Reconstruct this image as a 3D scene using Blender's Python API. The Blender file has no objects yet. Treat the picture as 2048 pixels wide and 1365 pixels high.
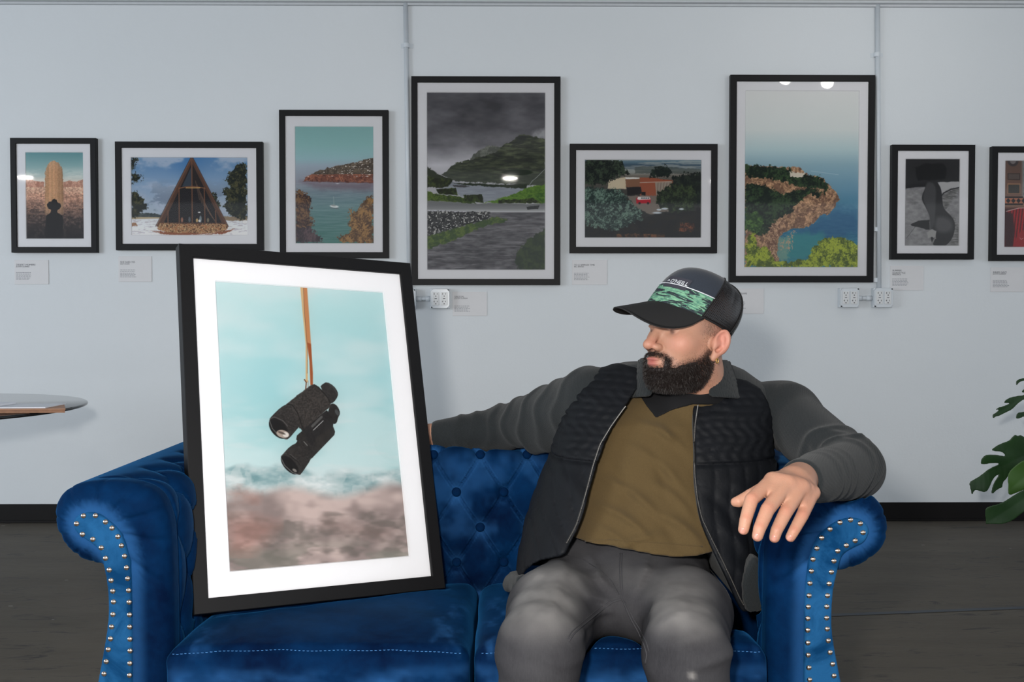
import bpy, bmesh, math, random
import numpy as np
from mathutils import Vector, Matrix

# ------------------------------------------------------------------ camera
F = 1991.0                      # focal length in pixels of a 2048 wide frame (35 mm lens)
PITCH, YAW = math.radians(1.5), math.radians(0.6)
CAM = np.array([0.0, 0.0, 1.10])
SC = bpy.context.scene
cam_d = bpy.data.cameras.new('camera'); cam = bpy.data.objects.new('camera', cam_d)
SC.collection.objects.link(cam)
cam_d.sensor_width = 36.0; cam_d.lens = 36.0 * F / 2048.0; cam_d.clip_start = 0.05
cam.location = CAM; cam.rotation_euler = (math.pi/2 - PITCH, 0, -YAW)
SC.camera = cam

# ------------------------------------------------------------------ world, lights, exposure
SC.view_settings.view_transform = 'Standard'; SC.view_settings.look = 'None'
SC.view_settings.gamma = 1.0; SC.view_settings.use_curve_mapping = False
SC.view_settings.exposure = 0.0
W = bpy.data.worlds.new('world'); SC.world = W; W.use_nodes = True
bg = W.node_tree.nodes['Background']
bg.inputs[0].default_value = (0.72, 0.765, 0.82, 1); bg.inputs[1].default_value = 1.45

def area(name, loc, target, size, power, color, shape='DISK'):
    d = bpy.data.lights.new(name, 'AREA'); o = bpy.data.objects.new(name, d); SC.collection.objects.link(o)
    d.shape = shape; d.size = size; d.energy = power; d.color = color
    o.location = loc
    o.rotation_euler = (Vector(target) - Vector(loc)).to_track_quat('-Z', 'Y').to_euler()
    return o
# photographer's flash beside the camera, and an added fill light out of view at the left
area('camera_flash', (-0.16, 0.02, 1.29), (0.05, 2.6, 0.95), 0.12, 56, (1.0, 0.955, 0.90))
area('left_fill', (-6.2, 0.2, 1.7), (0.2, 4.0, 1.2), 2.0, 110, (0.84, 0.92, 1.0), 'SQUARE')

# ------------------------------------------------------------------ camera maths used for laying out measurements
_f = np.array([math.sin(YAW)*math.cos(PITCH), math.cos(YAW)*math.cos(PITCH), -math.sin(PITCH)])
_r = np.array([math.cos(YAW), -math.sin(YAW), 0.0]); _u = np.cross(_r, _f)
def P(px, py, Y):
    d = _r*(px-1024)/F + _u*(682.5-py)/F + _f
    return CAM + d*(Y/d[1])
def proj(p):
    d = np.asarray(p, float) - CAM; z = d@_f
    return 1024 + F*(d@_r)/z, 682.5 - F*(d@_u)/z

# ------------------------------------------------------------------ scene helpers
def put(o, label=None, cat=None, group=None, kind=None, parent=None):
    if o.name not in SC.collection.objects: SC.collection.objects.link(o)
    if label: o['label'] = label
    if cat: o['category'] = cat
    if group: o['group'] = group
    if kind: o['kind'] = kind
    if parent is not None: o.parent = parent; o.matrix_parent_inverse = parent.matrix_basis.inverted()
    return o
def empty(name, loc, label, cat, group=None):
    o = bpy.data.objects.new(name, None); o.location = loc; o.empty_display_size = 0.05
    return put(o, label, cat, group)
def mesh(name, verts, faces, mat=None, parent=None, smooth=True, **kw):
    me = bpy.data.meshes.new(name)
    verts = np.asarray(verts, dtype=np.float32)
    if isinstance(faces, np.ndarray) and faces.ndim == 2:
        n, k = faces.shape
        me.vertices.add(len(verts)); me.vertices.foreach_set('co', verts.ravel())
        me.loops.add(n*k); me.loops.foreach_set('vertex_index', faces.astype(np.int32).ravel())
        me.polygons.add(n); me.polygons.foreach_set('loop_start', np.arange(0, n*k, k, dtype=np.int32))
        me.polygons.foreach_set('loop_total', np.full(n, k, dtype=np.int32))
        me.update(calc_edges=True)
    else:
        me.from_pydata([tuple(map(float, v)) for v in verts], [], [tuple(map(int, q)) for q in faces]); me.update()
    if smooth: me.polygons.foreach_set('use_smooth', np.ones(len(me.polygons), dtype=bool))
    for m in (mat if isinstance(mat, (list, tuple)) else [mat]):
        if m: me.materials.append(m)
    o = bpy.data.objects.new(name, me)
    return put(o, parent=parent, **kw)
class MB:
    """collects shapes of one part"""
    def __init__(s): s.v = []; s.f = []
    def add(s, v, f):
        n = len(s.v); s.v += [tuple(x) for x in v]; s.f += [tuple(i+n for i in q) for q in f]; return s
    def box(s, lo, hi):
        x0, y0, z0 = lo; x1, y1, z1 = hi
        return s.add([(x0,y0,z0),(x1,y0,z0),(x1,y1,z0),(x0,y1,z0),(x0,y0,z1),(x1,y0,z1),(x1,y1,z1),(x0,y1,z1)],
                     [(0,3,2,1),(4,5,6,7),(0,1,5,4),(1,2,6,5),(2,3,7,6),(3,0,4,7)])
    def tube(s, pts, r, n=10, cap=True):
        pts = [Vector(p) for p in pts]; m = len(pts)
        rs = r if isinstance(r, (list, tuple, np.ndarray)) else [r]*m
        V = []; up = None
        for i, p in enumerate(pts):
            t = (pts[min(i+1, m-1)] - pts[max(i-1, 0)]).normalized()
            if up is None: up = t.orthogonal().normalized()
            else: up = (up - t*up.dot(t)).normalized()
            w = t.cross(up)
            for k in range(n):
                a = 2*math.pi*k/n; V.append(p + (up*math.cos(a) + w*math.sin(a))*rs[i])
        Fc = [(i*n+k, i*n+(k+1)%n, (i+1)*n+(k+1)%n, (i+1)*n+k) for i in range(m-1) for k in range(n)]
        if cap: Fc += [tuple(range(n-1, -1, -1)), tuple((m-1)*n+k for k in range(n))]
        return s.add(V, Fc)
    def lathe(s, prof, c=(0,0,0), n=40, ax='z'):
        V = []
        for r, h in prof:
            for k in range(n):
                a = 2*math.pi*k/n; x, y = r*math.cos(a), r*math.sin(a)
                V.append({'z': (c[0]+x, c[1]+y, c[2]+h), 'y': (c[0]+x, c[1]+h, c[2]-y)}[ax])
        m = len(prof)
        Fc = [(i*n+k, i*n+(k+1)%n, (i+1)*n+(k+1)%n, (i+1)*n+k) for i in range(m-1) for k in range(n)]
        return s.add(V, Fc + [tuple(range(n-1, -1, -1)), tuple((m-1)*n+k for k in range(n))])
    def build(s, name, mat, parent=None, smooth=False, bevel=0, **kw):
        o = mesh(name, s.v, s.f, mat, parent, smooth, **kw)
        if bevel:
            b = o.modifiers.new('bevel', 'BEVEL'); b.width = bevel; b.segments = 2; b.limit_method = 'ANGLE'
        return o
_FONT = {}
def text_mesh(name, body, size, mat, M, parent, depth=0.0003, warp=None, align='LEFT'):
    """lettering as a mesh; M maps text plane (x right, y up, z out) into the world"""
    c = bpy.data.curves.new('lettering', 'FONT'); c.body = body; c.size = size; c.extrude = depth; c.align_x = align
    c.resolution_u = 3
    t = bpy.data.objects.new('lettering', c); SC.collection.objects.link(t)
    dg = bpy.context.evaluated_depsgraph_get(); me = bpy.data.meshes.new_from_object(t.evaluated_get(dg))
    bpy.data.objects.remove(t); bpy.data.curves.remove(c)
    n = len(me.vertices); co = np.empty(n*3, np.float32); me.vertices.foreach_get('co', co); co = co.reshape(-1, 3)
    M = np.array(M); co = co@M[:3, :3].T + M[:3, 3]
    if warp is not None: co = warp(co)
    me.vertices.foreach_set('co', co.astype(np.float32).ravel()); me.update()
    me.materials.clear(); me.materials.append(mat)
    return put(bpy.data.objects.new(name, me), parent=parent)

# ------------------------------------------------------------------ materials
def lin(c): 
    c = np.asarray(c, float)/255.0
    return np.where(c <= 0.04045, c/12.92, ((c+0.055)/1.055)**2.4)
def rgb(*c): return (*lin(c), 1.0)
class NT:
    def __init__(s, name):
        s.m = bpy.data.materials.new(name); s.m.use_nodes = True; s.t = s.m.node_tree
        s.b = s.t.nodes['Principled BSDF']; s.out = s.t.nodes['Material Output']
    def n(s, typ, **kw):
        nd = s.t.nodes.new(typ)
        for k, v in kw.items():
            if k.startswith('i_'):
                key = k[2:]; key = int(key) if key.isdigit() else key.replace('_', ' ')
                nd.inputs[key].default_value = v
            else: setattr(nd, k, v)
        return nd
    def l(s, a, b): s.t.links.new(a, b)
    def co(s, kind='Object', scale=(1,1,1), rot=(0,0,0)):
        tc = s.n('ShaderNodeTexCoord'); mp = s.n('ShaderNodeMapping')
        mp.inputs['Scale'].default_value = scale; mp.inputs['Rotation'].default_value = rot
        s.l(tc.outputs[kind], mp.inputs[0]); return mp.outputs[0]
    def noise(s, vec, scale, detail=4, rough=0.55, dist=0.0):
        nd = s.n('ShaderNodeTexNoise'); nd.inputs['Scale'].default_value = scale; nd.inputs['Detail'].default_value = detail
        nd.inputs['Roughness'].default_value = rough; nd.inputs['Distortion'].default_value = dist
        s.l(vec, nd.inputs['Vector']); return nd.outputs[0]
    def wave(s, vec, scale, direction='X', dist=0.0, dscale=1.0, profile='SIN'):
        nd = s.n('ShaderNodeTexWave', bands_direction=direction, wave_profile=profile)
        nd.inputs['Scale'].default_value = scale; nd.inputs['Distortion'].default_value = dist
        nd.inputs['Detail Scale'].default_value = dscale
        s.l(vec, nd.inputs['Vector']); return nd.outputs['Fac']
    def ramp(s, fac, stops):
        nd = s.n('ShaderNodeValToRGB'); e = nd.color_ramp.elements
        while len(e) < len(stops): e.new(0.5)
        for k, (p, c) in enumerate(stops):
            e[k].position = p; e[k].color = c if len(c) == 4 else (*c, 1)
        s.l(fac, nd.inputs[0]); return nd.outputs[0]
    def math(s, op, a, b=None):
        nd = s.n('ShaderNodeMath', operation=op)
        for k, x in enumerate((a, b)):
            if x is None: continue
            if isinstance(x, (int, float)): nd.inputs[k].default_value = x
            else: s.l(x, nd.inputs[k])
        return nd.outputs[0]
    def mix(s, fac, a, b):
        nd = s.n('ShaderNodeMix', data_type='RGBA')
        for k, x in ((0, fac), (6, a), (7, b)):
            if isinstance(x, (int, float, tuple)): nd.inputs[k].default_value = x
            else: s.l(x, nd.inputs[k])
        return nd.outputs[2]
    def set(s, **kw):
        for k, v in kw.items():
            i = s.b.inputs[k.replace('_', ' ')]
            if isinstance(v, (int, float, tuple)): i.default_value = v
            else: s.l(v, i)
        return s
    def bump(s, h, strength=0.3, dist=0.002):
        nd = s.n('ShaderNodeBump'); nd.inputs['Strength'].default_value = strength; nd.inputs['Distance'].default_value = dist
        s.l(h, nd.inputs['Height']); s.l(nd.outputs[0], s.b.inputs['Normal']); return s
def plain(name, c, rough=0.5, metal=0.0, var=0.06, scale=30, **kw):
    s = NT(name); v = s.co(); nz = s.noise(v, scale, 3)
    a = np.array(rgb(*c)); lo = tuple(np.append(a[:3]*(1-var), 1)); hi = tuple(np.append(np.minimum(a[:3]*(1+var), 1), 1))
    s.set(Base_Color=s.mix(nz, lo, hi), Roughness=rough, Metallic=metal, **kw); return s.m

# ------------------------------------------------------------------ signed distance modelling
def length(x): return np.sqrt((x*x).sum(-1))
def smin(a, b, k):
    h = np.clip(0.5 + 0.5*(b-a)/k, 0, 1); return b + (a-b)*h - k*h*(1-h)
def smax(a, b, k): return -smin(-a, -b, k)
def s_ell(p, c, r):
    r = np.asarray(r, float); q = (p-np.asarray(c))/r; k0 = length(q); k1 = length(q/r)
    return k0*(k0-1)/np.maximum(k1, 1e-6)
def s_cone(p, a, b, ra, rb):
    a = np.asarray(a, float); b = np.asarray(b, float); ab = b-a; t = np.clip(((p-a)@ab)/(ab@ab), 0, 1)
    return length(p-a-t[:, None]*ab) - (ra+(rb-ra)*t)
def s_box(p, lo, hi, r):
    lo = np.asarray(lo, float); hi = np.asarray(hi, float); c = (lo+hi)/2; h = (hi-lo)/2-r
    q = np.abs(p-c)-h
    return length(np.maximum(q, 0)) + np.minimum(q.max(-1), 0) - r
def poly2(x, z, pts):
    """signed distance (negative inside) and arc length of the nearest boundary point"""
    pts = np.asarray(pts, float); n = len(pts); best = np.full(x.shape, 1e9); arc = np.zeros(x.shape); ins = np.zeros(x.shape, bool); L = 0
    for i in range(n):
        ax, az = pts[i]; bx, bz = pts[(i+1) % n]; ex, ez = bx-ax, bz-az; l2 = ex*ex+ez*ez
        t = np.clip(((x-ax)*ex+(z-az)*ez)/l2, 0, 1); dx = x-ax-t*ex; dz = z-az-t*ez; d = dx*dx+dz*dz
        m = d < best; best = np.where(m, d, best); arc = np.where(m, L+t*math.sqrt(l2), arc); L += math.sqrt(l2)
        c = ((az > z) != (bz > z)) & (x < (bx-ax)*(z-az)/(bz-az if bz != az else 1e-12)+ax); ins ^= c
    d = np.sqrt(best); return np.where(ins, -d, d), arc
def smooth_poly(pts, n=3, closed=True):
    pts = np.asarray(pts, float)
    for _ in range(n):
        if closed:
            q = np.roll(pts, -1, 0); pts = np.stack([.75*pts+.25*q, .25*pts+.75*q], 1).reshape(-1, pts.shape[1])
        else:
            a, b = pts[:-1], pts[1:]; m = np.stack([.75*a+.25*b, .25*a+.75*b], 1).reshape(-1, pts.shape[1])
            pts = np.concatenate([pts[:1], m, pts[-1:]])
    return pts
class Field2:
    """a 2-D polygon distance cached on a grid"""
    def __init__(s, pts, pad=0.12, res=0.003):
        pts = np.asarray(pts); s.lo = pts.min(0)-pad; hi = pts.max(0)+pad; s.res = res
        s.n = np.ceil((hi-s.lo)/res).astype(int)+2
        gx, gz = np.meshgrid(s.lo[0]+np.arange(s.n[0])*res, s.lo[1]+np.arange(s.n[1])*res, indexing='ij')
        s.d, s.a = poly2(gx, gz, pts)
    def __call__(s, x, z, which='d'):
        u = np.clip((x-s.lo[0])/s.res, 0, s.n[0]-1.001); w = np.clip((z-s.lo[1])/s.res, 0, s.n[1]-1.001)
        i = u.astype(int); j = w.astype(int); fu = u-i; fw = w-j
        if which == 'a': return s.a[i, j]
        A = s.d; return (A[i, j]*(1-fu)+A[i+1, j]*fu)*(1-fw) + (A[i, j+1]*(1-fu)+A[i+1, j+1]*fu)*fw
def axis(lo, hi, res, fine=()):
    """grid coordinates, finer inside the given (lo, hi, res) spans"""
    x = lo; out = [x]
    while x < hi:
        r = res
        for a, b, q in fine:
            if a-1e-9 <= x < b: r = min(r, q)
            elif a-0.03 <= x < b+0.03: r = min(r, (q+res)/2)
        x += r; out.append(x)
    return np.array(out)
def sdf_mesh(name, fn, axes, mat, parent=None, slack=1.3, relax=0, **kw):
    B = 6; ax = []
    for a in axes:
        k = (-(len(a)-1)) % B
        ax.append(np.concatenate([a, a[-1]+(a[-1]-a[-2])*np.arange(1, k+1)]))
    X, Y, Z = ax; n = [len(a) for a in ax]; nb = [(m-1)//B for m in n]
    cen = [(a[0:-1:B]+a[B::B])/2 for a in ax]; hw = [(a[B::B]-a[0:-1:B])/2 for a in ax]
    g = np.stack(np.meshgrid(*cen, indexing='ij'), -1).reshape(-1, 3)
    h = np.sqrt(sum(q**2 for q in np.meshgrid(*hw, indexing='ij'))).reshape(-1)
    dc = np.concatenate([fn(c) for c in np.array_split(g, max(1, len(g)//400000))])
    V = np.repeat(np.repeat(np.repeat(np.sign(dc).astype(np.float32).reshape(nb), B, 0), B, 1), B, 2)
    V = np.pad(V, ((0, 1),)*3, mode='edge')
    act = np.nonzero(np.abs(dc) < h*slack+0.004)[0]
    bi = np.stack(np.unravel_index(act, nb), 1)
    o = np.stack(np.meshgrid(*[np.arange(B+1)]*3, indexing='ij'), -1).reshape(-1, 3)
    for ch in np.array_split(bi, max(1, len(bi)*len(o)//500000)):
        idx = (ch[:, None, :]*B + o[None]).reshape(-1, 3)
        V[idx[:, 0], idx[:, 1], idx[:, 2]] = fn(np.stack([X[idx[:, 0]], Y[idx[:, 1]], Z[idx[:, 2]]], -1))
    S = V < 0
    c = [(i, j, k) for i in (0, 1) for j in (0, 1) for k in (0, 1)]
    cnt = sum(S[i:n[0]-1+i, j:n[1]-1+j, k:n[2]-1+k].astype(np.int8) for i, j, k in c)
    cells = np.argwhere((cnt > 0) & (cnt < 8)); vid = np.full(cnt.shape, -1, np.int32)
    vid[cells[:, 0], cells[:, 1], cells[:, 2]] = np.arange(len(cells))
    pos = np.zeros((len(cells), 3)); w = np.zeros(len(cells))
    for a in c:
        for d in range(3):
            if a[d]: continue
            b = list(a); b[d] = 1
            ia = cells+np.array(a); ib = cells+np.array(b)
            va = V[ia[:, 0], ia[:, 1], ia[:, 2]]; vb = V[ib[:, 0], ib[:, 1], ib[:, 2]]
            m = (va < 0) != (vb < 0); t = np.where(m, va/(va-vb+1e-12*(va == vb)), 0)
            pa = np.stack([X[ia[:, 0]], Y[ia[:, 1]], Z[ia[:, 2]]], -1); pb = np.stack([X[ib[:, 0]], Y[ib[:, 1]], Z[ib[:, 2]]], -1)
            pos += np.where(m[:, None], pa+(pb-pa)*t[:, None], 0); w += m
    pos /= w[:, None]
    quads = []
    for d in range(3):
        e1, e2 = [(1, 2), (2, 0), (0, 1)][d]
        sl0 = [slice(None)]*3; sl1 = [slice(None)]*3; sl0[d] = slice(0, -1); sl1[d] = slice(1, None)
        A = S[tuple(sl0)]; Bm = S[tuple(sl1)]; e = np.argwhere(A != Bm)
        e = e[(e[:, e1] > 0) & (e[:, e2] > 0) & (e[:, e1] < n[e1]-1) & (e[:, e2] < n[e2]-1)]
        def vi(da, db):
            q = e.copy(); q[:, e1] -= da; q[:, e2] -= db; return vid[q[:, 0], q[:, 1], q[:, 2]]
        q = np.stack([vi(1, 1), vi(0, 1), vi(0, 0), vi(1, 0)], -1)
        inside = A[e[:, 0], e[:, 1], e[:, 2]]; q[~inside] = q[~inside][:, ::-1]; quads.append(q)
    quads = np.concatenate(quads); quads = quads[(quads >= 0).all(1)]
    for _ in range(relax):
        acc = np.zeros_like(pos); cn = np.zeros(len(pos))
        for a, b in ((0, 1), (1, 2), (2, 3), (3, 0)):
            for i, j in ((a, b), (b, a)):
                cn += np.bincount(quads[:, i], minlength=len(pos))
                for k in range(3): acc[:, k] += np.bincount(quads[:, i], pos[quads[:, j], k], minlength=len(pos))
        pos = pos*0.5 + 0.5*acc/np.maximum(cn, 1)[:, None]
    return mesh(name, pos, quads, mat, parent, True, **kw)
def grad(fn, p, e=0.002):
    g = np.stack([fn(p+np.eye(3)[k]*e)-fn(p-np.eye(3)[k]*e) for k in range(3)], -1)
    return g/np.maximum(length(g), 1e-9)[:, None]
def march(fn, origins, dirs, t0=0.0, tmax=4.0):
    t = np.full(len(origins), float(t0))
    for _ in range(160):
        d = fn(origins+dirs*t[:, None]); t = np.minimum(t+np.clip(d*0.7, -0.01, 0.05), tmax)
    return origins+dirs*t[:, None]
def on_surface(fn, pix, t0=1.2):
    """the points of a modelled surface seen at the given picture measurements"""
    pix = np.asarray(pix, float)
    d = _r[None]*(pix[:, :1]-1024)/F + _u[None]*(682.5-pix[:, 1:2])/F + _f[None]; d /= length(d)[:, None]
    return march(fn, np.repeat(CAM[None], len(pix), 0), d, t0)
def resample(pts, step):
    pts = np.asarray(pts, float); seg = length(np.diff(pts, axis=0)); s = np.concatenate([[0], np.cumsum(seg)])
    t = np.linspace(0, s[-1], max(2, int(s[-1]/step)+1)); return np.stack([np.interp(t, s, pts[:, k]) for k in range(pts.shape[1])], -1)

# ------------------------------------------------------------------ value noise for the printed pictures
def vnoise(x, y, seed):
    rs = np.random.RandomState(seed); T = rs.rand(64, 64); xi = np.floor(x).astype(int); yi = np.floor(y).astype(int)
    fx = x-xi; fy = y-yi; fx = fx*fx*(3-2*fx); fy = fy*fy*(3-2*fy); a = lambda i, j: T[(xi+i) % 64, (yi+j) % 64]
    return (a(0,0)*(1-fx)+a(1,0)*fx)*(1-fy) + (a(0,1)*(1-fx)+a(1,1)*fx)*fy
def fbm(x, y, sx, sy=None, seed=0, oct=4, gain=0.55):
    sy = sy or sx; v = 0; A = 1; T = 0
    for o in range(oct):
        v = v + A*vnoise(x/sx*2**o+17.3*o, y/sy*2**o+5.1*o, seed+o); T += A; A *= gain
    return v/T
def sstep(a, b, x):
    t = np.clip((x-a)/(b-a), 0, 1); return t*t*(3-2*t)
# ================================================================== the room
WALL_Y = 5.28; CEIL = 2.745
s = NT('painted_wall'); v = s.co(); n1 = s.noise(v, 1.1, 3); n2 = s.noise(v, 90, 5, 0.6); n3 = s.noise(v, 14, 4)
s.set(Base_Color=s.mix(n1, rgb(211, 217, 221), rgb(219, 223, 226)), Roughness=0.62)
s.bump(s.math('ADD', s.math('MULTIPLY', n2, 0.5), n3), 0.35, 0.004); M_WALL = s.m
s = NT('worn_concrete_floor'); v = s.co(scale=(0.55, 2.6, 1)); n1 = s.noise(v, 2.2, 6, 0.62, 0.5); n2 = s.noise(v, 9, 8, 0.7, 1.2)
c = s.mix(n1, rgb(68, 63, 56), rgb(99, 93, 84)); c = s.mix(s.ramp(n2, [(0.33, (1,1,1)), (0.45, (0,0,0))]), c, rgb(44, 42, 42))
vv = s.n('ShaderNodeTexVoronoi'); vv.inputs['Scale'].default_value = 3.1; s.l(s.co(scale=(1, 3.0, 1)), vv.inputs['Vector'])
sp = s.math('LESS_THAN', vv.outputs['Distance'], 0.035); pick = s.math('GREATER_THAN', s.noise(s.co(), 1.7, 2), 0.50)
c = s.mix(s.math('MULTIPLY', sp, pick), c, rgb(150, 148, 140))
s.set(Base_Color=c, Roughness=s.math('ADD', s.math('MULTIPLY', n2, 0.3), 0.5), Specular_IOR_Level=0.3); s.bump(n2, 0.25, 0.003); M_FLOOR = s.m
M_BASE = plain('black_rubber_baseboard', (17, 15, 15), 0.5, var=0.3, scale=12, Specular_IOR_Level=0.2)
M_CEIL = plain('ceiling_paint', (196, 200, 204), 0.8)
M_TRIM = plain('wall_conduit_paint', (206, 213, 219), 0.35, var=0.03)

MB().box((-6.5, WALL_Y, -0.02), (6.5, WALL_Y+0.12, CEIL+0.02)).build('wall_back', M_WALL, kind='structure')
MB().box((-6.5, -4.2, -0.08), (6.5, WALL_Y+0.12, 0)).build('floor', M_FLOOR, kind='structure')
MB().box((-6.5, -4.2, CEIL), (6.5, WALL_Y+0.12, CEIL+0.1)).build('ceiling', M_CEIL, kind='structure')
m = MB().box((-6.5, WALL_Y-0.012, 0.006), (6.5, WALL_Y, 0.098)); m.box((-6.5, WALL_Y-0.022, 0), (6.5, WALL_Y, 0.012))
m.build('baseboard_back', M_BASE, bevel=0.002, kind='structure')
m = MB().box((-6.5, WALL_Y-0.05, CEIL-0.012), (6.5, WALL_Y, CEIL)); m.box((-6.5, WALL_Y-0.02, CEIL-0.022), (6.5, WALL_Y, CEIL-0.012))
m.build('trim_1', M_CEIL, kind='structure')
# grey line painted across the floor at the right
a = P(1672, 1232, 3.6); 
def floor_pt(px, py):
    d = _r*(px-1024)/F + _u*(682.5-py)/F + _f; return CAM + d*(-CAM[2]/d[2])
l0, l1 = floor_pt(1640, 1230), floor_pt(2080, 1213); l2, l3 = floor_pt(2080, 1218), floor_pt(1640, 1235)
ext = (l1-l0)*1.2
mesh('trim_2', [l0+[0,0,.0015], l1+ext+[0,0,.0015], l2+ext+[0,0,.0015], l3+[0,0,.0015]], [(0, 1, 2, 3)], plain('grey_floor_stripe', (58, 64, 72), 0.6), kind='structure')

# ---- ceiling downlights behind the camera side (seen as glints in the glass; the right one is unseen)
s = NT('lamp_glow'); e = s.n('ShaderNodeEmission'); e.inputs[0].default_value = (1, 0.97, 0.92, 1); e.inputs[1].default_value = 70
s.l(e.outputs[0], s.out.inputs[0]); M_GLOW = s.m
M_RING = plain('white_lamp_ring', (225, 226, 226), 0.4)
def downlight(x, y, r, power, label):
    t = empty('ceiling_downlight', (x, y, CEIL), label, 'ceiling light', 'ceiling downlights')
    MB().lathe([(r, -0.001), (r*1.32, -0.001), (r*1.32, -0.014), (r*1.05, -0.02), (r, -0.012)], (x, y, CEIL), 32).build('trim_ring', M_RING, t, True)
    MB().lathe([(r*0.98, -0.006), (r*0.98, -0.012)], (x, y, CEIL), 32).build('lamp_lens', M_GLOW, t)
    if power:
        a = area('downlight_lamp', (x, y, CEIL-0.03), (x, y, 0), .16, power, (1, 0.96, 0.9))
for x, y, r, pw, lab in ((0.10, -1.30, .05, 26, 'ceiling downlight behind the sofa viewer, mirrored in the storm valley glass'),
                     (-5.6, -1.3, .045, 26, 'ceiling downlight over the left of the room in front of the glass table'),
                     (2.6, -1.5, .05, 18, 'unseen ceiling downlight over the right of the room in front of the plant')):
    downlight(x, y, r, pw, lab)
M_HEAD = plain('white_track_head', (214, 216, 218), 0.4)
def track_head(px, py, Y, r, label):
    m_ = 2*WALL_Y-Y; q = P(px, py, m_); x, z = q[0], q[2]
    t = empty('track_spotlight', (x, Y, CEIL), label, 'spotlight', 'spotlights mirrored in the coast picture glass')
    MB().tube([(x, Y-0.03, CEIL-0.001), (x, Y-0.03, z)], 0.008, 10).build('stem', M_HEAD, t, True)
    MB().lathe([(r*0.9, -0.10), (r*1.25, -0.08), (r*1.25, 0.0), (r*1.02, 0.003), (r*1.0, -0.004)], (x, Y, z), 32, 'y').build('housing', M_HEAD, t, True)
    MB().lathe([(r, -0.006), (r, -0.001)], (x, Y, z), 32, 'y').build('lamp_lens', M_GLOW, t)
track_head(1566, 161, 4.0, .04, 'white ceiling spotlight mirrored at the top left of the coast picture glass')
track_head(1649, 168, 4.0, .042, 'white ceiling spotlight mirrored at the top middle of the coast picture glass')
track_head(1736, 165, 4.0, .02, 'small white ceiling spotlight mirrored at the top right corner of the coast picture glass')

# ---- electrical conduits and outlet boxes on the wall
def wp(px, py, d=0.0): return P(px, py, WALL_Y-d)
M_BOX = plain('outlet_cover_white', (205, 211, 216), 0.25, var=0.02)
M_REC = plain('receptacle_white', (214, 216, 217), 0.35, var=0.02)
M_SLOT = plain('outlet_slot_dark', (40, 40, 44), 0.6)
def conduit(pts, label, straps):
    t = empty('wall_conduit', tuple(pts[0]), label, 'conduit')
    MB().tube(pts, 0.0125, 14).build('pipe', M_TRIM, t, True)
    for (x, z) in straps:
        m = MB(); m.box((x-0.03, WALL_Y-0.004, z-0.011), (x+0.034, WALL_Y, z+0.011))
        m.tube([(x, WALL_Y-0.013, z-0.011), (x, WALL_Y-0.013, z+0.011)], 0.0155, 14)
        m.build('pipe_strap', M_TRIM, t)
a = wp(811, 4, .013); b = wp(819, 575, .013)
conduit([(a[0], a[1], CEIL-0.002), tuple(b)], 'thin white conduit running down the wall left of the tall storm valley picture', [(a[0]+0.004, wp(0, 90)[2])])
a = wp(1755, 4, .013); b = wp(1758, 580, .013)
conduit([(a[0], a[1], CEIL-0.002), tuple(b)], 'thin white conduit running down the wall right of the tall coast picture', [(a[0], wp(0, 106)[2]), (a[0], wp(0, 458)[2]), (a[0], wp(0, 560)[2])])
def hconduit(x0, x1, y, label):
    a, b = wp(x0, y, .014), wp(x1, y, .014); t = empty('wall_conduit', tuple(a), label, 'conduit')
    MB().tube([a, b], 0.0105, 14).build('pipe', M_TRIM, t, True)
    L = b[0]-a[0]
    for q in (a[0]+0.2*L, a[0]+0.8*L):
        MB().tube([(q-0.014, a[1], a[2]), (q+0.014, a[1], a[2])], 0.0135, 14).build('coupling', M_TRIM, t, True)
hconduit(832, 863, 598, 'short white conduit entering the outlet box under the storm valley picture')
hconduit(1712, 1744, 597, 'short white conduit joining the two outlet boxes under the coast picture')
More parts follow.
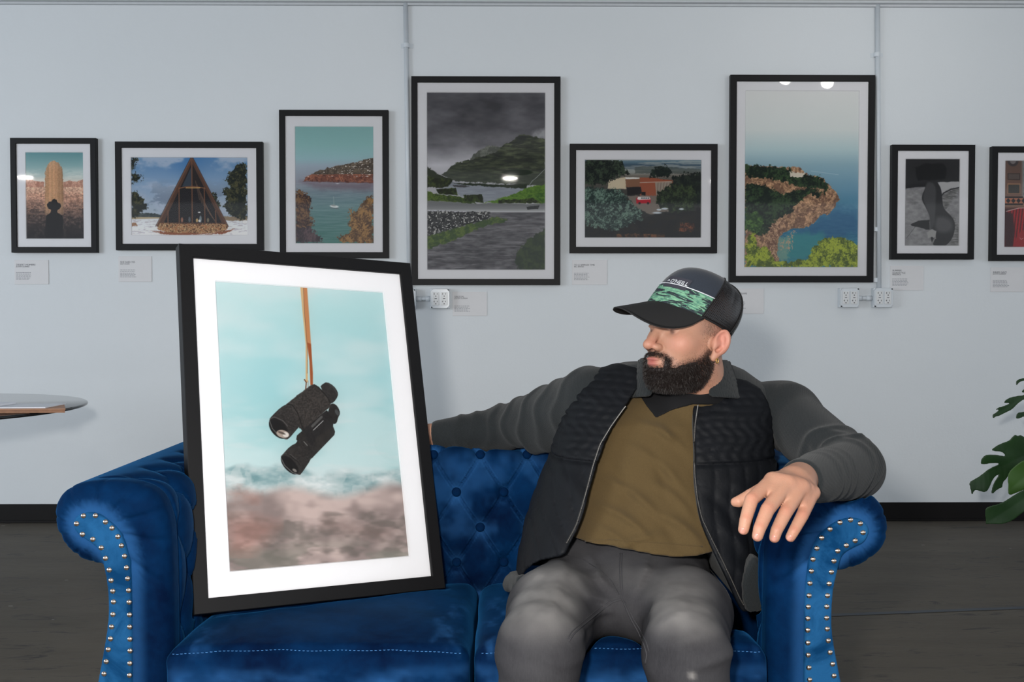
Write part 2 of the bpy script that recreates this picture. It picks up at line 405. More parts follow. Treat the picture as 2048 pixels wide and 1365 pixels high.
def outlet(cx, cy, label, w=39, side=True):
    c = wp(cx, cy); h = 0.052; W2 = 0.051; D = 0.042
    t = empty('outlet_box', (c[0], WALL_Y, c[2]), label, 'outlet box', 'surface mounted outlet boxes')
    m = MB(); m.box((c[0]-W2, WALL_Y-D+0.006, c[2]-h), (c[0]+W2, WALL_Y, c[2]+h)); m.build('back_box', M_TRIM, t, bevel=0.003)
    o = 0.014  # cover with notched corners
    pts = [(-W2+o, -h), (W2-o, -h), (W2-o*.5, -h+o*.4), (W2, -h+o), (W2, h-o), (W2-o*.5, h-o*.4), (W2-o, h), (-W2+o, h), (-W2+o*.5, h-o*.4), (-W2, h-o), (-W2, -h+o), (-W2+o*.5, -h+o*.4)]
    n = len(pts); V = [(c[0]+x, WALL_Y-D+0.006, c[2]+z) for x, z in pts] + [(c[0]+x*.96, WALL_Y-D-0.002, c[2]+z*.96) for x, z in pts]
    mesh('cover_plate', V, [tuple(range(n, 2*n))]+[(i, (i+1) % n, n+(i+1) % n, n+i) for i in range(n)], M_BOX, t, False)
    for sx in (-1, 1):
        x = c[0]+sx*0.022; y = WALL_Y-D-0.002
        r = MB().box((x-0.0165, y-0.004, c[2]-0.034), (x+0.0165, y, c[2]+0.034)).build('receptacle', M_REC, t, bevel=0.0015)
        for z in (c[2]+0.021, c[2]-0.019):
            m = MB()
            m.box((x-0.0085, y-0.0046, z-0.0005), (x-0.0065, y-0.003, z+0.0085)); m.box((x-0.0115, y-0.0046, z+0.0025), (x-0.0075, y-0.003, z+0.0045))
            m.box((x+0.0065, y-0.0046, z), (x+0.0085, y-0.003, z+0.008)); m.lathe([(0.0028, -0.0046), (0.0028, -0.003)], (x, y, z-0.008), 12, 'y')
            m.build('socket_slots', M_SLOT, r)
        MB().box((x-0.006, y-0.0048, c[2]-0.0015), (x+0.006, y-0.003, c[2]+0.0015)).build('reset_button', M_SLOT, r)
    for sx, sz in ((1, 1), (-1, -1)):
        MB().lathe([(0.0032, -0.004), (0.0036, 0)], (c[0]+sx*0.044, WALL_Y-D-0.001, c[2]+sz*0.0455), 12, 'y').build('screw', M_SLOT, t)
outlet(881, 598, 'white outlet box with two receptacles under the tall storm valley picture')
outlet(814, 598, 'white outlet box mostly hidden behind the frame propped on the sofa')
outlet(1694, 596, 'left white outlet box of the pair under the tall coast picture')
outlet(1761, 596, 'right white outlet box of the pair, below the vertical conduit')

# ---- title cards
M_CARD = plain('matte_card', (214, 214, 216), 0.55, var=0.02); M_INK = plain('grey_print_ink', (96, 98, 106), 0.6); M_INK2 = plain('pale_print_ink', (150, 152, 158), 0.6)
def card(x0, y0, x1, y1, lines, sub, body, label, tx=None, size=6.2):
    a, b = wp(x0, y0), wp(x1, y1); k = WALL_Y/F; y = WALL_Y-0.004
    t = empty('title_card', (a[0], WALL_Y, b[2]), label, 'title card')
    MB().box((a[0], y, b[2]), (b[0], WALL_Y, a[2])).build('card', M_CARD, t, bevel=0.0008)
    tx = tx or x0+4
    def T(px, py, s_, body_, mat, nm):
        q = wp(px, py); M = [[1,0,0,q[0]],[0,0,-1,y-0.0004],[0,1,0,q[2]],[0,0,0,1]]
        text_mesh(nm, body_, s_*k*1.02, mat, M, t, 0.0002)
    for yy, tt in lines: T(tx, yy, size, tt, M_INK, 'title_lettering')
    if sub: T(tx, sub[0], 3.6, sub[1], M_INK, 'name_lettering')
    m = MB(); rnd = random.Random(int(x0))
    for by in body:
        x = tx; xe = tx + rnd.uniform(26, 33)
        while x < xe:
            w = rnd.uniform(2, 5); q0, q1 = wp(x, by), wp(min(x+w, xe), by+1.1)
            m.box((q0[0], y-0.0006, q1[2]), (q1[0], y-0.0001, q0[2])); x += w+rnd.uniform(.8, 1.3)
    m.build('paragraph_lines', M_INK2, t)
card(29, 520, 98, 569, [(531.5, 'DESERT HOMBRE')], (534.8, 'JUSTIN GUERRA'), [545, 548, 550.5, 553.3, 556, 558.5], 'small white title card under the saguaro cactus picture', size=4.9)
card(237, 513, 304, 564, [(526.3, 'SHE SAID YES')], (529.6, 'SAM COEN'), [540, 543, 546, 548.6, 551.2, 553.7], 'small white title card under the triangular chapel picture', size=4.9)
card(905, 584, 974, 632, [(595.4, 'SAKSUN')], (598.3, 'JUSTIN GUERRA'), [612, 614.6, 617, 619.8, 622.4], 'small white title card right of the outlet under the storm valley picture', size=4.9)
card(1144, 520, 1214, 570, [(532, 'TO A SIMPLER TIME')], (535, 'BILL BRAND'), [546, 548.8, 551.5, 554.1, 556.8, 559.3], 'small white title card under the red van picture', size=4.7)
card(1457, 578, 1527, 628, [(589.3, 'CALA DREAMS')], (592, 'JILL GILBERT'), [604, 606.5, 609, 611.5, 614.2, 616.6], 'small white title card partly hidden behind the cap', size=4.9)
card(1780, 532, 1846, 581, [(543.2, 'SUMMER'), (548, 'HARDSTYLE')], (551, 'PINEAPPLE'), [557.6, 560.4, 563, 565.6, 568, 570.4], 'small white title card under the black and white figure picture', size=4.8)
card(1981, 535, 2046, 584, [(546.5, 'INNER GAZE')], (549.5, 'JUSTIN GUERRA'), [561, 563.6, 566, 568.5, 571.2, 573.6], 'small white title card under the red diner booth picture', size=4.8)
# ================================================================== framed photographs
class Paint:
    """a printed picture worked out point by point from shapes and noise (x, y in picture measurements)"""
    def __init__(s, X, Y): s.x, s.y = X, Y; s.c = np.zeros(X.shape+(3,))
    def fill(s, c): s.c[:] = np.asarray(c, float); return s
    def grad(s, stops):
        ys = [q[0] for q in stops]
        for k in range(3): s.c[..., k] = np.interp(s.y, ys, [q[1][k] for q in stops])
    def nz(s, sx, sy=None, seed=0, oct=4, gain=.55): return np.clip((fbm(s.x+500, s.y+500, sx, sy, seed, oct, gain)-.5)*1.7+.5, 0, 1)
    def poly(s, pts, jag=0, jsc=6, seed=1, soft=0.6, oct=4):
        x, y = s.x, s.y
        if jag:
            x = x + (s.nz(jsc, None, seed, oct, .75)-.5)*3.4*jag; y = y + (s.nz(jsc, None, seed+9, oct, .75)-.5)*3.4*jag
        P_ = np.asarray(pts, float); lo = P_.min(0)-jag-6; hi = P_.max(0)+jag+6
        m = np.zeros(x.shape); b = (s.x > lo[0]) & (s.x < hi[0]) & (s.y > lo[1]) & (s.y < hi[1])
        if b.any():
            d, _ = poly2(x[b], y[b], pts); m[b] = np.clip(.5-d/(2*soft), 0, 1)
        return m
    def over(s, m, c):
        c = np.asarray(c, float); s.c = s.c*(1-m[..., None]) + c*m[..., None]; return s
    def leafy(s, m, dark, light, sc=4, seed=3, lo=.42, hi=.68, sy=None):
        n = .50*s.nz(sc*2.6, (sy or sc)*2.6, seed+5, 3, .6) + .50*s.nz(sc*.62, (sy or sc)*.62, seed, 3, .8)
        g_ = np.random.RandomState(seed).rand(*s.x.shape)-.5; t = (.85*sstep(lo-.06, hi+.04, n)+.30*g_*sstep(lo-.2, lo+.1, n))[..., None]
        s.over(m, np.asarray(dark, float)*(1-t)+np.asarray(light, float)*t)
    def line(s, pts, w, c, a=1.0):
        for (ax, ay), (bx, by) in zip(pts[:-1], pts[1:]):
            ex, ey = bx-ax, by-ay; t = np.clip(((s.x-ax)*ex+(s.y-ay)*ey)/(ex*ex+ey*ey+1e-9), 0, 1)
            d = np.hypot(s.x-ax-t*ex, s.y-ay-t*ey); s.over(np.clip((w/2+.5-d), 0, 1)*a, c)
    def ell(s, cx, cy, rx, ry, rot=0, soft=.6):
        c_, s_ = math.cos(rot), math.sin(rot); dx = s.x-cx; dy = s.y-cy; u = (dx*c_+dy*s_)/rx; v = (-dx*s_+dy*c_)/ry
        return np.clip(.5-(np.hypot(u, v)-1)*min(rx, ry)/(2*soft), 0, 1)
def Z(pts, ox, oy, k): return [(ox+a/k, oy+b/k) for a, b in pts]

def art_cactus(p):
    p.grad([(303, (92, 140, 146)), (330, (132, 166, 168)), (352, (178, 192, 190)), (362, (205, 204, 196)), (375, (200, 176, 160))])
    p.over(sstep(.5, .75, p.nz(30, 7, 5))*sstep(330, 352, p.y)*.4, (222, 222, 215))
    m = p.poly([(48, 357), (58, 356), (70, 362), (88, 364), (88, 380), (48, 380)], .5, 5); p.leafy(m, (168, 122, 106), (212, 170, 150), 3)
    m = p.poly([(126, 365), (140, 361), (152, 364), (166, 359), (166, 380), (126, 380)], .5, 5, 4); p.leafy(m, (165, 124, 108), (208, 168, 148), 3)
    g = sstep(373, 376, p.y); n = p.nz(3, 2.2, 7, 5, .75)
    base = np.stack([np.interp(p.y, [374, 392, 412, 440, 480], [q[k] for q in ((214, 178, 156), (188, 148, 128), (150, 116, 100), (66, 54, 52), (30, 28, 32))]) for k in range(3)], -1)
    p.over(g, np.clip(base*(0.62+0.76*n[..., None]), 0, 255))
    p.over(g*sstep(.55, .7, p.nz(6, 4, 31))*.5*sstep(395, 420, p.y), (34, 30, 32))
    c = np.maximum(p.poly([(90, 420), (90, 350), (92, 338), (97, 327), (104, 322), (110, 322), (118, 327), (124, 338), (126, 352), (127, 430), (90, 430)], .9, 2), 0)
    rib = .5+.5*np.sin(p.x*2.25); dots = fbm(p.x, p.y, 1.6, 1.6, 44, 2); col = np.stack([160+64*rib+40*(dots-.5), 128+48*rib+34*(dots-.5), 92+48*rib+30*(dots-.5)], -1)
    shade = np.clip(1.05-.012*np.abs(p.x-104), .75, 1)[..., None]; p.over(c*(1-sstep(408, 440, p.y)*.6), col*shade)
    p.over(sstep(.62, .8, p.nz(5, 5, 12, 4))*g*.25, (190, 160, 140))
    p.over(p.poly([(94, 410), (98, 404), (103, 404), (105, 399), (109, 398), (113, 400), (115, 405), (121, 408), (122, 414), (118, 419), (115, 420), (115, 426), (124, 431), (127, 440), (124, 480), (90, 480), (92, 432), (101, 426), (102, 420), (96, 417)], .4, 4), (16, 16, 20))
    for k in range(26):
        x0 = 52+k*4.5; p.line([(x0, 470), (x0+3*math.sin(k*2.1), 430+8*math.sin(k*1.3))], .5, (120, 104, 96), .25)
    p.over(sstep(440, 480, p.y)*.55, (20, 20, 26))
def art_chapel(p):
    p.grad([(313, (84, 128, 170)), (360, (130, 158, 186)), (400, (158, 174, 192)), (434, (170, 182, 192)), (438, (214, 218, 228)), (470, (224, 226, 236))])
    sky = 1-sstep(432, 437, p.y); cl = sstep(.30, .66, p.nz(60, 34, 2, 5)); p.over(sky*cl*.85, (170, 182, 198))
    p.over(sky*sstep(.5, .7, p.nz(34, 15, 8, 5))*sstep(350, 400, p.y)*.7, (110, 126, 146))
    p.over(sky*(1-cl)*np.exp(-((p.x-375)/30)**2)*sstep(370, 320, p.y)*.5, (52, 112, 170))
    p.leafy(p.poly([(262, 436), (262, 428), (300, 426), (324, 431), (325, 436)], .8), (52, 62, 66), (78, 88, 90), 3)
    p.over(p.poly([(262, 439), (262, 434), (330, 435), (330, 437)]), (176, 160, 130)); p.over(p.poly([(440, 441), (440, 433), (494, 434), (494, 442)], .8), (140, 122, 100))
    for pts, sd in ((Z([(955, 235), (1005, 240), (995, 310), (962, 330), (955, 300)], 0, 250, 3.657), 1), (Z([(955, 350), (1040, 362), (1030, 400), (985, 425), (955, 420)], 0, 250, 3.657), 2),
                    (Z([(955, 480), (1010, 500), (1060, 560), (1080, 605), (1030, 650), (1010, 680), (960, 680)], 0, 250, 3.657), 3),
                    (Z([(1808, 290), (1740, 285), (1690, 345), (1650, 400), (1680, 450), (1625, 490), (1655, 540), (1640, 600), (1680, 660), (1750, 690), (1808, 700)], 0, 250, 3.657), 4),
                    (Z([(1540, 490), (1580, 500), (1590, 540), (1615, 580), (1610, 610), (1580, 600)], 0, 250, 3.657), 5)):
        p.leafy(p.poly(pts, 3.4, 4.5, 10*sd), (22, 30, 26), (92, 88, 56), 2.6, sd+20, .45, .75)
    p.over(p.poly([(262, 480), (262, 440), (494, 440), (494, 480)], 0)*sstep(.6, .75, p.nz(10, 1.6, 9, 4))*.5, (160, 150, 150))
    p.over(p.poly([(262, 446), (272, 446), (275, 452), (262, 453)], 1), (150, 116, 90))
    A = (383.6, 314.5); Lb = (313, 453.5); Rb = (455, 454)
    p.over(p.poly([A, Rb, (330, 455), Lb]), (84, 58, 46)); p.over(p.poly([(383.6, 326), (444, 447), (327, 447)]), (30, 28, 32))
    p.over(p.poly([(384, 330), (384, 372), (364, 374)]), (52, 62, 74)); p.over(p.poly([(386, 333), (386, 372), (404, 372)]), (38, 32, 32))
    for k in range(9): p.line([(391+k*3.4, 362+k*8), (399+k*4.4, 400+k*6)], 1.1, (118, 92, 76), .8)
    for q in ([(383.6, 320), (384.5, 450)], [(358, 376), (358.5, 446)], [(408.5, 376), (410, 447)], [(336, 421), (336, 446)], [(431, 421), (432, 446)]): p.line(q, 2.2, (112, 76, 56))
    p.line([(358, 377), (372, 374), (384, 373), (396, 374), (410, 377)], 1.6, (140, 96, 66)); p.line([(372, 376), (400, 376)], 1.4, (224, 178, 110))
    p.line([A, (314, 452)], 2.6, (112, 78, 60)); p.line([A, (455, 453)], 2.6, (104, 70, 54)); p.line([(382, 314), (311, 453)], 1, (52, 40, 38)); p.line([(385, 314), (457, 453)], 1, (52, 40, 38))
    p.line([(326, 446), (443, 447)], 1.6, (92, 62, 48))
    for x, h, c in ((364, 8, (150, 104, 84)), (379, 9, (86, 92, 98)), (401, 11, (122, 136, 142)), (399, 4, (214, 214, 214)), (394, 6, (190, 160, 110)), (416, 7, (120, 110, 90))): p.over(p.ell(x, 444-h/2, 2.3, h/1.6), c)
    p.over(p.ell(398.5, 425, 2.6, 1.2), (226, 226, 226))
    m = p.poly([(320, 447), (452, 448), (456, 455), (450, 463), (420, 467), (345, 467), (318, 461), (314, 456)], 1)
    n = p.nz(3.2, 2.6, 6, 3, .8); t = (np.abs(n-.5) < .055)[..., None]; p.over(m, np.where(t, np.array((214, 188, 142.)), np.array((142, 98, 66.))*(.6+.7*n[..., None])))
    p.over(p.poly([(300, 461), (330, 464), (420, 468), (470, 458), (450, 468), (380, 471), (330, 470)], 1.2), (138, 84, 58))
    p.over(p.ell(490, 444, 4.5, 3.5), (226, 226, 222))
def art_bay(p):
    p.grad([(251, (128, 170, 170)), (290, (140, 180, 180)), (318, (152, 184, 190)), (332, (158, 172, 184)), (366, (142, 146, 158)), (385, (118, 136, 146)), (420, (92, 128, 130)), (487, (58, 110, 102))])
    w = sstep(340, 372, p.y); p.over(w*.22*p.nz(26, 1.8, 3, 4), (196, 206, 212)); p.over(p.poly([(747, 366), (600, 363), (640, 378), (747, 384)], 2, 20, 5, 6)*.45, (104, 78, 88))
    m = p.poly([(607, 362), (614, 352), (632, 344), (660, 335), (700, 327), (722, 323), (747, 315), (747, 366), (700, 365), (650, 364)], 1.2, 5)
    p.leafy(m, (120, 78, 66), (176, 116, 92), 3.4, 5); p.leafy(m*(p.y < 349+.0*p.x), (78, 70, 62), (120, 106, 92), 3, 6)
    p.over(m*sstep(.80, .88, p.nz(4, 1.6, 8, 3))*(p.y < 354), (214, 206, 198)); p.over(m*sstep(.6, .7, p.nz(3, 3, 18, 3))*(p.y > 350)*.7, (84, 52, 48))
    p.line([(606, 363), (747, 366)], 1.2, (92, 60, 60), .7)
    p.over(p.ell(668.5, 413, 8.5, 2.6, .12), (226, 228, 226)); p.over(p.ell(667, 411.4, 5, 1.6, .12), (150, 156, 156)); p.line([(668, 411), (667, 393)], .6, (190, 196, 194), .8); p.line([(661, 416), (677, 418)], 1, (92, 88, 92), .8)
    p.over(p.ell(675, 367.5, 3, .8), (206, 210, 214))
    for pts, sd, d, l in ((Z([(150, 712), (190, 715), (240, 745), (245, 800), (230, 850), (255, 900), (245, 950), (200, 980), (150, 1025)], 540, 140, 2.967), 1, (60, 46, 46), (138, 104, 72)),
                       (Z([(150, 940), (230, 930), (300, 990), (310, 1028), (150, 1028)], 540, 140, 2.967), 2, (58, 50, 56), (104, 84, 88)),
                       (Z([(614, 740), (570, 760), (535, 800), (500, 850), (475, 815), (465, 900), (480, 945), (450, 975), (400, 990), (420, 1028), (614, 1028)], 540, 140, 2.967), 3, (86, 64, 46), (172, 132, 80))):
        p.leafy(p.poly(pts, 3.4, 5, 7*sd), d, l, 3.4, 30+sd, .4, .7)
def art_storm(p):
    k = 2.967; q = lambda pts: Z(pts, 540, 140, k)
    n = p.nz(70, 34, 4, 5); base = np.interp(p.y, [183, 230, 262, 290, 305, 330, 350], [78, 92, 88, 104, 150, 196, 178])
    v = base+58*(n-.5)*np.interp(p.y, [183, 290, 340], [1, .9, .4]); p.c = np.stack([v, v, v+6], -1)
    p.over(p.poly(q([(1560, 380), (1640, 350), (1640, 420), (1560, 400)]), 3, 20, 3, 6)*.6, (192, 194, 198))
    m = p.poly(q([(1188, 530), (1215, 495), (1260, 470), (1300, 448), (1380, 460), (1440, 470), (1440, 560), (1188, 560)]), 1.4, 6); p.leafy(m, (84, 88, 82), (122, 126, 118), 4, 4)
    m = p.poly(q([(1020, 622), (1060, 590), (1110, 550), (1190, 533), (1270, 510), (1340, 492), (1390, 440), (1420, 432), (1440, 425), (1475, 384), (1530, 388), (1636, 412), (1636, 690), (1100, 660)]), 1.4, 6, 2)
    n = p.nz(22, 5, 12, 5, .65)[..., None]; p.over(m, np.array((46, 52, 44.))*(1-n)+np.array((92, 100, 76.))*n)
    p.over(m*sstep(372, 335, p.y)*sstep(.5, .62, p.nz(16, 3, 21, 4))*.55, (40, 42, 42)); p.over(m*sstep(334, 350, p.y)*.35, (92, 98, 96))
    p.over(p.poly(q([(1476, 386), (1530, 390), (1500, 440), (1440, 450), (1420, 470)]), 1, 6, 8)*.5, (42, 46, 48))
    p.over(p.ell(1035, 345, 30, 6), (34, 46, 34)); 
    p.over(p.poly(q([(930, 565), (960, 595), (1020, 630), (1085, 650), (1090, 690), (1030, 700), (930, 700)]), 1.5), (52, 58, 46))
    p.leafy(p.poly(q([(930, 630), (1080, 655), (1085, 690), (1000, 700), (930, 690)]), 1.5), (38, 44, 32), (74, 86, 44), 4)
    lake = p.poly(q([(1085, 665), (1180, 680), (1540, 700), (1500, 720), (1300, 790), (1130, 750), (1090, 700), (1000, 705), (1060, 690)]), 1); p.over(lake, (150, 156, 166)); p.over(lake*p.nz(20, 2, 7)*.5, (112, 118, 128))
    p.over(p.poly(q([(1070, 672), (1200, 672), (1350, 682), (1530, 678), (1520, 705), (1400, 700), (1180, 684)]), .8), (40, 50, 36))
    p.over(p.poly(q([(1085, 682), (1160, 684), (1185, 692), (1140, 698), (1090, 694)]), .6), (70, 70, 72))
    gr = p.poly(q([(1270, 790), (1340, 768), (1440, 740), (1520, 700), (1560, 690), (1636, 678), (1636, 800), (1560, 790)]), 1.2); p.leafy(gr, (58, 92, 36), (104, 138, 52), 7, 5, .3, .7, 4)
    p.line(q([(1630, 590), (1580, 640), (1555, 660), (1530, 700)]), 1, (170, 176, 178), .8)
    wd = p.poly(q([(930, 715), (980, 735), (1100, 750), (1190, 770), (1230, 795), (930, 775)]), 1); p.leafy(wd, (50, 66, 30), (90, 110, 46), 3)
    for b in ([(985, 708), (1100, 700), (1118, 745), (1000, 735)], [(1148, 742), (1260, 740), (1270, 790), (1155, 775)], [(1355, 770), (1490, 768), (1560, 760), (1610, 790), (1355, 792)]):
        p.leafy(p.poly(q(b), .8), (34, 40, 26), (72, 88, 40), 3, 9)
    ref = p.poly(q([(930, 775), (1230, 795), (1320, 790), (1560, 797), (1640, 790), (1640, 850), (1300, 845), (930, 830)]), .5)
    v = np.interp(p.y, [400, 410, 418, 424], [120, 108, 130, 186]); p.over(ref, np.stack([v, v+2, v+4], -1)); p.over(p.poly(q([(1520, 812), (1600, 806), (1590, 826), (1530, 828)]), .5), (40, 42, 42))
    p.over(sstep(424, 427, p.y), (64, 62, 66))
    rd = sstep(424, 427, p.y); n = p.nz(20, 5, 15, 5, .65); v = 56+58*n; p.over(rd, np.stack([v, v-1, v+3], -1))
    wl = p.poly(q([(930, 838), (1150, 842), (1300, 842), (1312, 888), (1230, 905), (1080, 945), (930, 990)]), 1.5, 5); p.leafy(wl, (26, 26, 28), (66, 66, 66), 3.4); p.over(wl*sstep(.68, .76, p.nz(2.4, 2.4, 19, 3)), (176, 176, 172))
    g2 = p.poly(q([(930, 990), (1080, 945), (1230, 905), (1310, 880), (1340, 870), (1410, 885), (1390, 905), (1250, 935), (1120, 1000), (930, 1070)]), 2); p.leafy(g2, (50, 72, 34), (98, 116, 48), 4, 5, .35, .7, 3)
    g3 = p.poly(q([(1640, 940), (1560, 985), (1480, 1060), (1450, 1140), (1480, 1190), (1640, 1190)]), 3); p.leafy(g3, (44, 56, 42), (66, 80, 50), 4, 6)
    p.over(rd*(1-g3)*(1-g2)*(1-wl)*sstep(.6, .7, p.nz(40, 3, 55, 4))*.35, (150, 148, 152))
def art_van(p):
    k = 2.676; q = lambda pts: Z(pts, 1120, 130, k)
    p.grad([(318, (104, 132, 146)), (324, (96, 122, 136)), (330, (62, 84, 102)), (340, (122, 132, 134)), (350, (120, 116, 108)), (362, (88, 84, 78)), (400, (50, 50, 48)), (476, (22, 22, 22))])
    p.over(sstep(.5, .65, p.nz(40, 2.4, 3, 4))*sstep(352, 345, p.y)*.6, (168, 172, 168)); p.over(p.poly(q([(400, 545), (520, 540), (760, 560), (760, 585), (400, 580)]), 1)*.6, (70, 78, 74))
    p.over(p.poly(q([(260, 615), (350, 600), (355, 665), (255, 662)]), .4), (196, 184, 160)); p.over(p.poly(q([(350, 602), (430, 603), (430, 655), (352, 655)]), .4), (128, 92, 70))
    p.over(p.poly(q([(350, 600), (425, 603), (425, 610), (350, 612)]), .3), (214, 214, 210))
    p.over(p.poly(q([(428, 604), (490, 602), (610, 620), (560, 700), (428, 705)]), .4), (150, 84, 60)); m = p.poly(q([(510, 630), (600, 626), (570, 700), (515, 700)]), .4); p.over(m, (150, 140, 128))
    for a in range(5): p.line(q([(525+a*16, 630), (520+a*14, 700)]), .8, (84, 56, 48), .8)
    p.line(q([(428, 630), (615, 624)]), 1.2, (190, 180, 166)); p.over(p.poly(q([(358, 655), (435, 652), (435, 690), (360, 700)]), .6), (30, 28, 30)); p.over(p.poly(q([(436, 680), (458, 680), (458, 702), (436, 702)])), (20, 20, 22))
    p.over(p.poly(q([(360, 700), (620, 700), (600, 780), (480, 800), (400, 760)]), 1), (120, 110, 102))
    for pts, sd, d, l in (([(130, 500), (260, 505), (330, 500), (345, 545), (370, 590), (300, 600), (240, 640), (130, 645)], 1, (14, 22, 20), (66, 82, 62)),
                       ([(480, 570), (520, 545), (555, 535), (590, 560), (600, 590), (560, 604), (490, 600)], 2, (16, 26, 24), (42, 58, 46)),
                       ([(600, 600), (640, 590), (700, 575), (762, 580), (762, 760), (600, 700)], 3, (18, 26, 24), (44, 56, 44)),
                       ([(510, 740), (520, 690), (570, 650), (640, 640), (700, 650), (730, 700), (720, 790), (600, 800)], 4, (24, 34, 24), (70, 86, 52)),
                       ([(130, 655), (200, 660), (330, 670), (370, 730), (430, 770), (440, 830), (400, 870), (300, 900), (130, 880)], 5, (30, 46, 44), (122, 150, 134)),
                       ([(130, 855), (300, 890), (420, 830), (520, 800), (762, 770), (762, 926), (130, 926)], 6, (14, 15, 16), (40, 36, 30))):
        p.leafy(p.poly(q(pts), 3.6, 5, 11*sd), d, l, 3, 40+sd, .42, .72)
    b = p.poly(q([(640, 850), (720, 850), (715, 890), (640, 895)]), 2); p.leafy(b, (40, 26, 22), (150, 84, 50), 2.4); p.leafy(p.poly(q([(300, 905), (560, 905), (560, 924), (300, 924)]), 1), (26, 22, 20), (130, 84, 50), 2)
    for c in ((530, 775, 5), (520, 792, 9), (560, 770, 7), (650, 772, 5)): p.over(p.ell(1120+c[0]/k, 130+c[1]/k, c[2], 2), (196, 204, 210))
    x0, y0 = 1120+407/k, 130+705/k; p.over(p.poly([(x0, y0+4), (x0+3, y0+1), (x0+28, y0+1), (x0+29.5, y0+6), (x0+29, y0+13), (x0+1, y0+14)]), (176, 30, 46))
    p.over(p.poly([(x0+2, y0+5), (x0+4, y0+.5), (x0+27, y0+.5), (x0+29, y0+5.5), (x0+16, y0+6), (x0+6, y0+6.6)]), (232, 230, 224))
    for a in range(4): p.over(p.poly([(x0+10+a*4.4, y0+1.8), (x0+13.4+a*4.4, y0+1.8), (x0+13.4+a*4.4, y0+4.4), (x0+10+a*4.4, y0+4.4)]), (70, 82, 92))
    for a in (7, 24): p.over(p.ell(x0+a, y0+13.4, 2.3, 2.3), (22, 22, 24))
def art_coast(p):
    k = 2.676; q = lambda pts: Z(pts, 1120, 130, k)
    p.grad([(180, (208, 210, 210)), (260, (202, 208, 208)), (300, (176, 196, 200)), (330, (142, 172, 184)), (380, (108, 150, 172)), (420, (66, 124, 152)), (460, (28, 104, 136)), (500, (24, 98, 124)), (535, (30, 104, 120))])
    p.over(sstep(390, 430, p.y)*.4*(p.nz(9, 2.4, 3, 4)), (120, 176, 196)); p.line(q([(1345, 568), (1490, 588)]), .8, (214, 222, 224), .5)
    p.over(p.poly(q([(1250, 890), (1350, 840), (1480, 760), (1606, 790), (1606, 900), (1400, 960)]), 5, 14, 3, 10)*.5, (22, 76, 122))
    p.over(p.poly(q([(1170, 930), (1280, 900), (1420, 900), (1400, 1000), (1300, 1040), (1180, 1040)]), 3, 9, 6, 5)*.75, (52, 138, 140)); p.over(p.poly(q([(1150, 930), (1230, 920), (1220, 1050), (1160, 1045)]), 3, 5, 6, 3)*.6, (146, 160, 140))
    land = p.poly(q([(990, 535), (1060, 540), (1150, 542), (1200, 550), (1270, 545), (1310, 575), (1330, 590), (1400, 600), (1435, 640), (1480, 680), (1494, 715), (1480, 745), (1440, 800), (1400, 800), (1350, 850), (1330, 870), (1240, 878), (1180, 905), (1165, 950), (1160, 1050), (990, 1085)]), 1.5, 6)
    n = p.nz(4, 3.2, 9, 5, .75)[..., None]; p.over(land, np.array((104, 78, 58.))*(1-n)+np.array((226, 184, 146.))*n); p.over(land*sstep(.56, .64, p.nz(7, 10, 29, 4))*.6, (92, 66, 54))
    for pts, sd in (([(990, 535), (1060, 540), (1150, 542), (1240, 560), (1230, 590), (1310, 585), (1400, 600), (1435, 645), (1400, 668), (1330, 660), (1230, 640), (1210, 625), (1100, 605), (990, 600)], 1),
                    ([(990, 640), (1080, 640), (1200, 690), (1300, 660), (1390, 670), (1330, 690), (1260, 750), (1240, 790), (1160, 830), (1110, 900), (1070, 915), (990, 880)], 2),
                    ([(1340, 670), (1400, 680), (1390, 715), (1350, 700)], 3), ([(1415, 640), (1440, 655), (1420, 700), (1410, 690)], 6)):
        m = p.poly(q(pts), 2.6, 5, 6*sd); p.leafy(m, (16, 30, 22), (58, 84, 48), 3.6, 50+sd, .4, .72)
    p.leafy(p.poly(q([(990, 800), (1050, 790), (1090, 830), (1060, 890), (990, 880)]), 3), (34, 62, 28), (88, 126, 56), 4); p.over(p.poly(q([(1225, 572), (1310, 580), (1300, 600), (1235, 598)]), 1.4, 3), (208, 200, 186))
    p.leafy(p.poly(q([(1105, 800), (1150, 830), (1120, 900), (1200, 1040), (1160, 1050), (1090, 950), (1050, 900)]), 2)*.0, (0, 0, 0), (0, 0, 0))
    rk = p.poly(q([(1150, 840), (1210, 820), (1190, 900), (1150, 945), (1165, 1040), (1190, 1055), (1140, 1060), (1100, 960), (1110, 900)]), 3, 4); p.leafy(rk, (110, 80, 64), (214, 178, 144), 2.2, 8)
    p.over(p.poly(q([(1170, 940), (1260, 890), (1240, 1000), (1190, 1010)]), 4)*sstep(.62, .7, p.nz(2.5, 2, 77, 3)), (176, 156, 132))
    for pts, sd in (([(990, 1085), (990, 1010), (1010, 900), (1040, 905), (1060, 980), (1100, 965), (1130, 1010), (1150, 1050), (1220, 1055), (1300, 1040), (1360, 1050), (1360, 1085)], 1),
                    ([(1300, 1085), (1340, 1000), (1380, 950), (1430, 930), (1500, 918), (1550, 945), (1606, 965), (1606, 1085)], 2)):
        p.leafy(p.poly(q(pts), 3.4, 6, 17*sd), (70, 88, 22), (178, 190, 58), 4.2, 60+sd, .32, .66)
